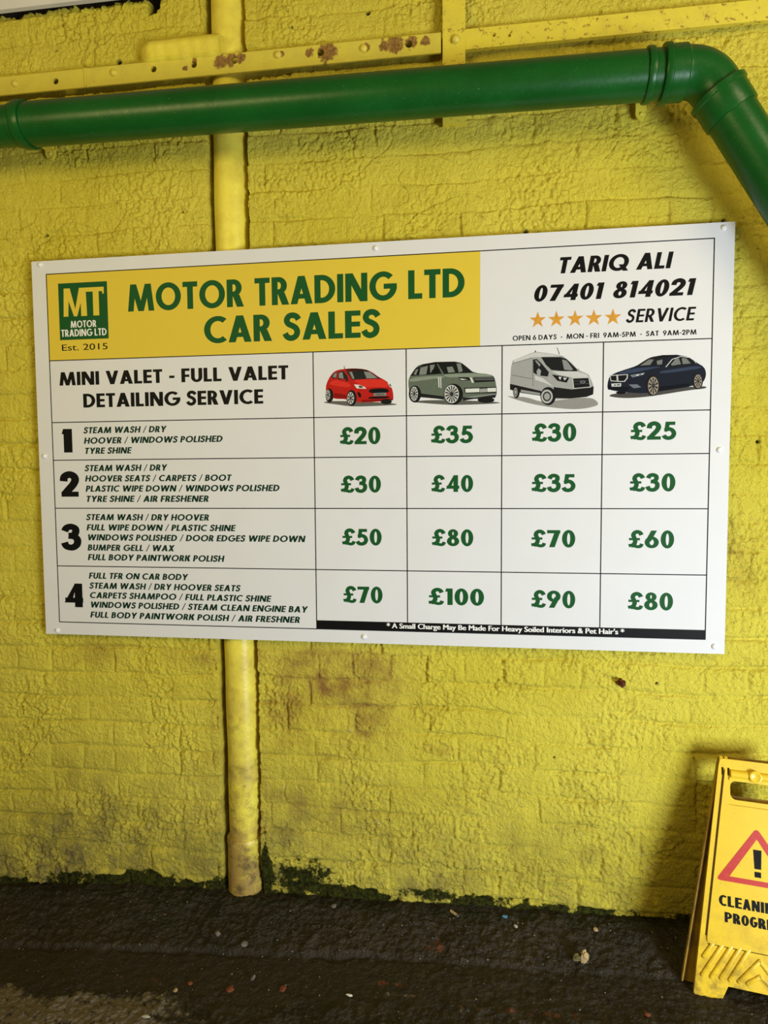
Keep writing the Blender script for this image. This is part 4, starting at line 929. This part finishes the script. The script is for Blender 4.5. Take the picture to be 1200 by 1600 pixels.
BLUE = plain('blue_plastic', (0.10, 0.25, 0.42), .4, .1); TAN = plain('dry_tan', (0.42, 0.30, 0.14), .8, .25, 150); BUTT = plain('filter_paper', (0.50, 0.36, 0.19), .8, .15, 200)
def stone(u, v, r, mat, label, seed, sq=.65, name='stone'):
    p = fg(u, v); vs, fs = pebble(r, seed, sq); m = MB(); m.add([(p.x + q.x, p.y + q.y, p.z + r*sq*.45 + q.z) for q in vs], fs)
    o = m.build(name, mat); tag(o, label, 'stone' if name == 'stone' else 'litter', 'stones and brick chips lying on the ground'); return o
stone(521, 1416, .010, GREY, 'grey stone lying at the wall foot just right of the drainpipe', 1)
stone(806, 1448, .0075, PALE, 'small pale stone on the dark ground right of the blue scrap', 2)
stone(931, 1454, .008, TAN, 'small tan stone by the wall foot beneath the right half of the board', 3)
stone(340, 1460, .011, GREY, 'grey stone on the broken edge of the ground below and left of the drainpipe', 4)
stone(382, 1476, .012, GREY, 'wide grey stone on the broken ground edge below the drainpipe', 5, .5)
stone(360, 1546, .013, BRK, 'flat red brick chip on the ground, largest of the red chips', 6, .35)
stone(297, 1537, .008, BRK, 'smaller red brick chip lying left of the largest red chip', 7, .4)
stone(442, 1546, .011, BRK, 'red brick chip on the ground right of the largest red chip', 8, .4)
stone(274, 1548, .007, TAN, 'little orange-tan chip left of the red brick chips', 9, .5)
stone(1012, 1586, .009, BRK, 'red stone near the bottom edge left of the caution board', 10, .4)
p = fg(395, 1531); m = MB(); vs, fs = pebble(.011, 31, .9); m.add([(p.x + q.x*.6 + q.z*.5, p.y + q.y*.5, p.z + .006 + q.z*1.0) for q in vs], fs); tag(m.build('stone', GREY), 'pointed grey sliver of stone standing up between red brick chips', 'stone', 'stones and brick chips lying on the ground')
p = fg(546, 1557); m = MB(); vs, fs = pebble(.010, 33, .25); m.add([(p.x + q.x*1.1, p.y + q.y*.5, p.z + .004 + q.z) for q in vs], fs); tag(m.build('white_chip', PWHITE), 'bright white flat chip on the ground at the bottom centre', 'litter', 'white chips on the ground')
p = fg(228, 1591); m = MB(); vs, fs = pebble(.012, 34, .3); m.add([(p.x + q.x*1.1, p.y + q.y*.5, p.z + .004 + q.z) for q in vs], fs); tag(m.build('white_chip', PALE), 'dull white flat chip on the pale patch at the lower left', 'litter', 'white chips on the ground')
# cigarette end
p = fg(710, 1430); root = empty('cigarette_end', p); tag(root, 'flattened tan cigarette end lying by the wall foot', 'litter')
d_ = Vector((.7, -.65, 0)).normalized(); m = MB(); m.tube([p + Vector((0, 0, .006)) - d_*.016, p + Vector((0, 0, .006)) + d_*.010], [.0042]*2, 14); m.build('filter', BUTT, root, True)
m = MB(); m.tube([p + Vector((0, 0, .006)) + d_*.010, p + Vector((0, 0, .0055)) + d_*.016, p + Vector((0, 0, .005)) + d_*.018], [.0041, .0040, .0025], 14); m.build('burnt_tip', plain('ash', (0.12, 0.10, 0.09), .9), root, True)
# blue scrap
p = fg(790, 1436); m = MB(); q = random.Random(3)
n = 9; pts = [(p.x + .010*math.cos(2*math.pi*i/n)*q.uniform(.5, 1.1), p.y + .007*math.sin(2*math.pi*i/n)*q.uniform(.5, 1.1)) for i in range(n)]
vs = [(a, b, p.z + .007 + q.uniform(-.002, .004)) for a, b in pts]; vs += [(a, b, z - .0015) for a, b, z in vs]
m.add(vs, [tuple(range(n)), tuple(range(2*n - 1, n - 1, -1))] + [(i, (i+1) % n, n + (i+1) % n, n + i) for i in range(n)]); tag(m.build('plastic_scrap', BLUE), 'tiny pale blue plastic scrap at the wall foot', 'litter')
# crumpled tan lump (dead leaf and paper)
p = fg(910, 1503); root = empty('crumpled_leaf', p); tag(root, 'crumpled pale tan dead leaf on the dark ground', 'leaf')
def crumple(c, r, h, seed, mat, name):
    bm = bmesh.new(); bmesh.ops.create_icosphere(bm, subdivisions=3, radius=1.0); q = random.Random(seed)
    ds = [(Vector((q.uniform(-1, 1), q.uniform(-1, 1), q.uniform(-1, 1))).normalized(), q.uniform(4, 9), q.uniform(0, 6)) for _ in range(6)]
    vs = []
    for v in bm.verts:
        k_ = 1 + sum(.10*math.sin(f*v.co.dot(d1) + ph) for d1, f, ph in ds)
        vs.append((c.x + v.co.x*r*k_, c.y + v.co.y*r*.7*k_, max(c.z - .002, c.z + h*.8 + v.co.z*h*k_)))
    fs = [tuple(v.index for v in f.verts) for f in bm.faces]; bm.free()
    return MB().add(vs, fs).build(name, mat, root, True, 30)
crumple(p + Vector((.006, 0, .0)), .010, .019, 5, TAN, 'leaf_blade'); tag(crumple(p + Vector((-.014, .004, 0)), .012, .010, 6, plain('leaf_green', (0.13, 0.11, 0.045), .8, .3, 150), 'leaf_fold'), 'olive brown folded half'); crumple(p + Vector((.004, .008, .016)), .006, .007, 8, PALE, 'leaf_tip')
# loose grit, uncountable
m = MB(); q = random.Random(12); shapes = [pebble(1.0, 50 + i, .7, 1) for i in range(6)]
for i in range(1500):
    x = q.uniform(-1.35, 1.35); y = -.005 - abs(q.gauss(0, .16)) if q.random() < .5 else q.uniform(-.62, 0)
    r = .0010 + .0024*q.random()**4; vs, fs = shapes[i % 6]; z = ground(x, y)
    m.add([(x + v.x*r, y + v.y*r, z + r*.4 + v.z*r) for v in vs], fs)
t = NT('grit'); oi = t.noise(37, 2); c = t.mix(t.ramp(oi, .45, .62), (0.04, 0.033, 0.026), (0.20, 0.18, 0.15)); GRIT = t.out(c, .8)
tag(m.build('loose_grit', GRIT), 'fine pale grit scattered over the dark ground', 'grit', kind='stuff')
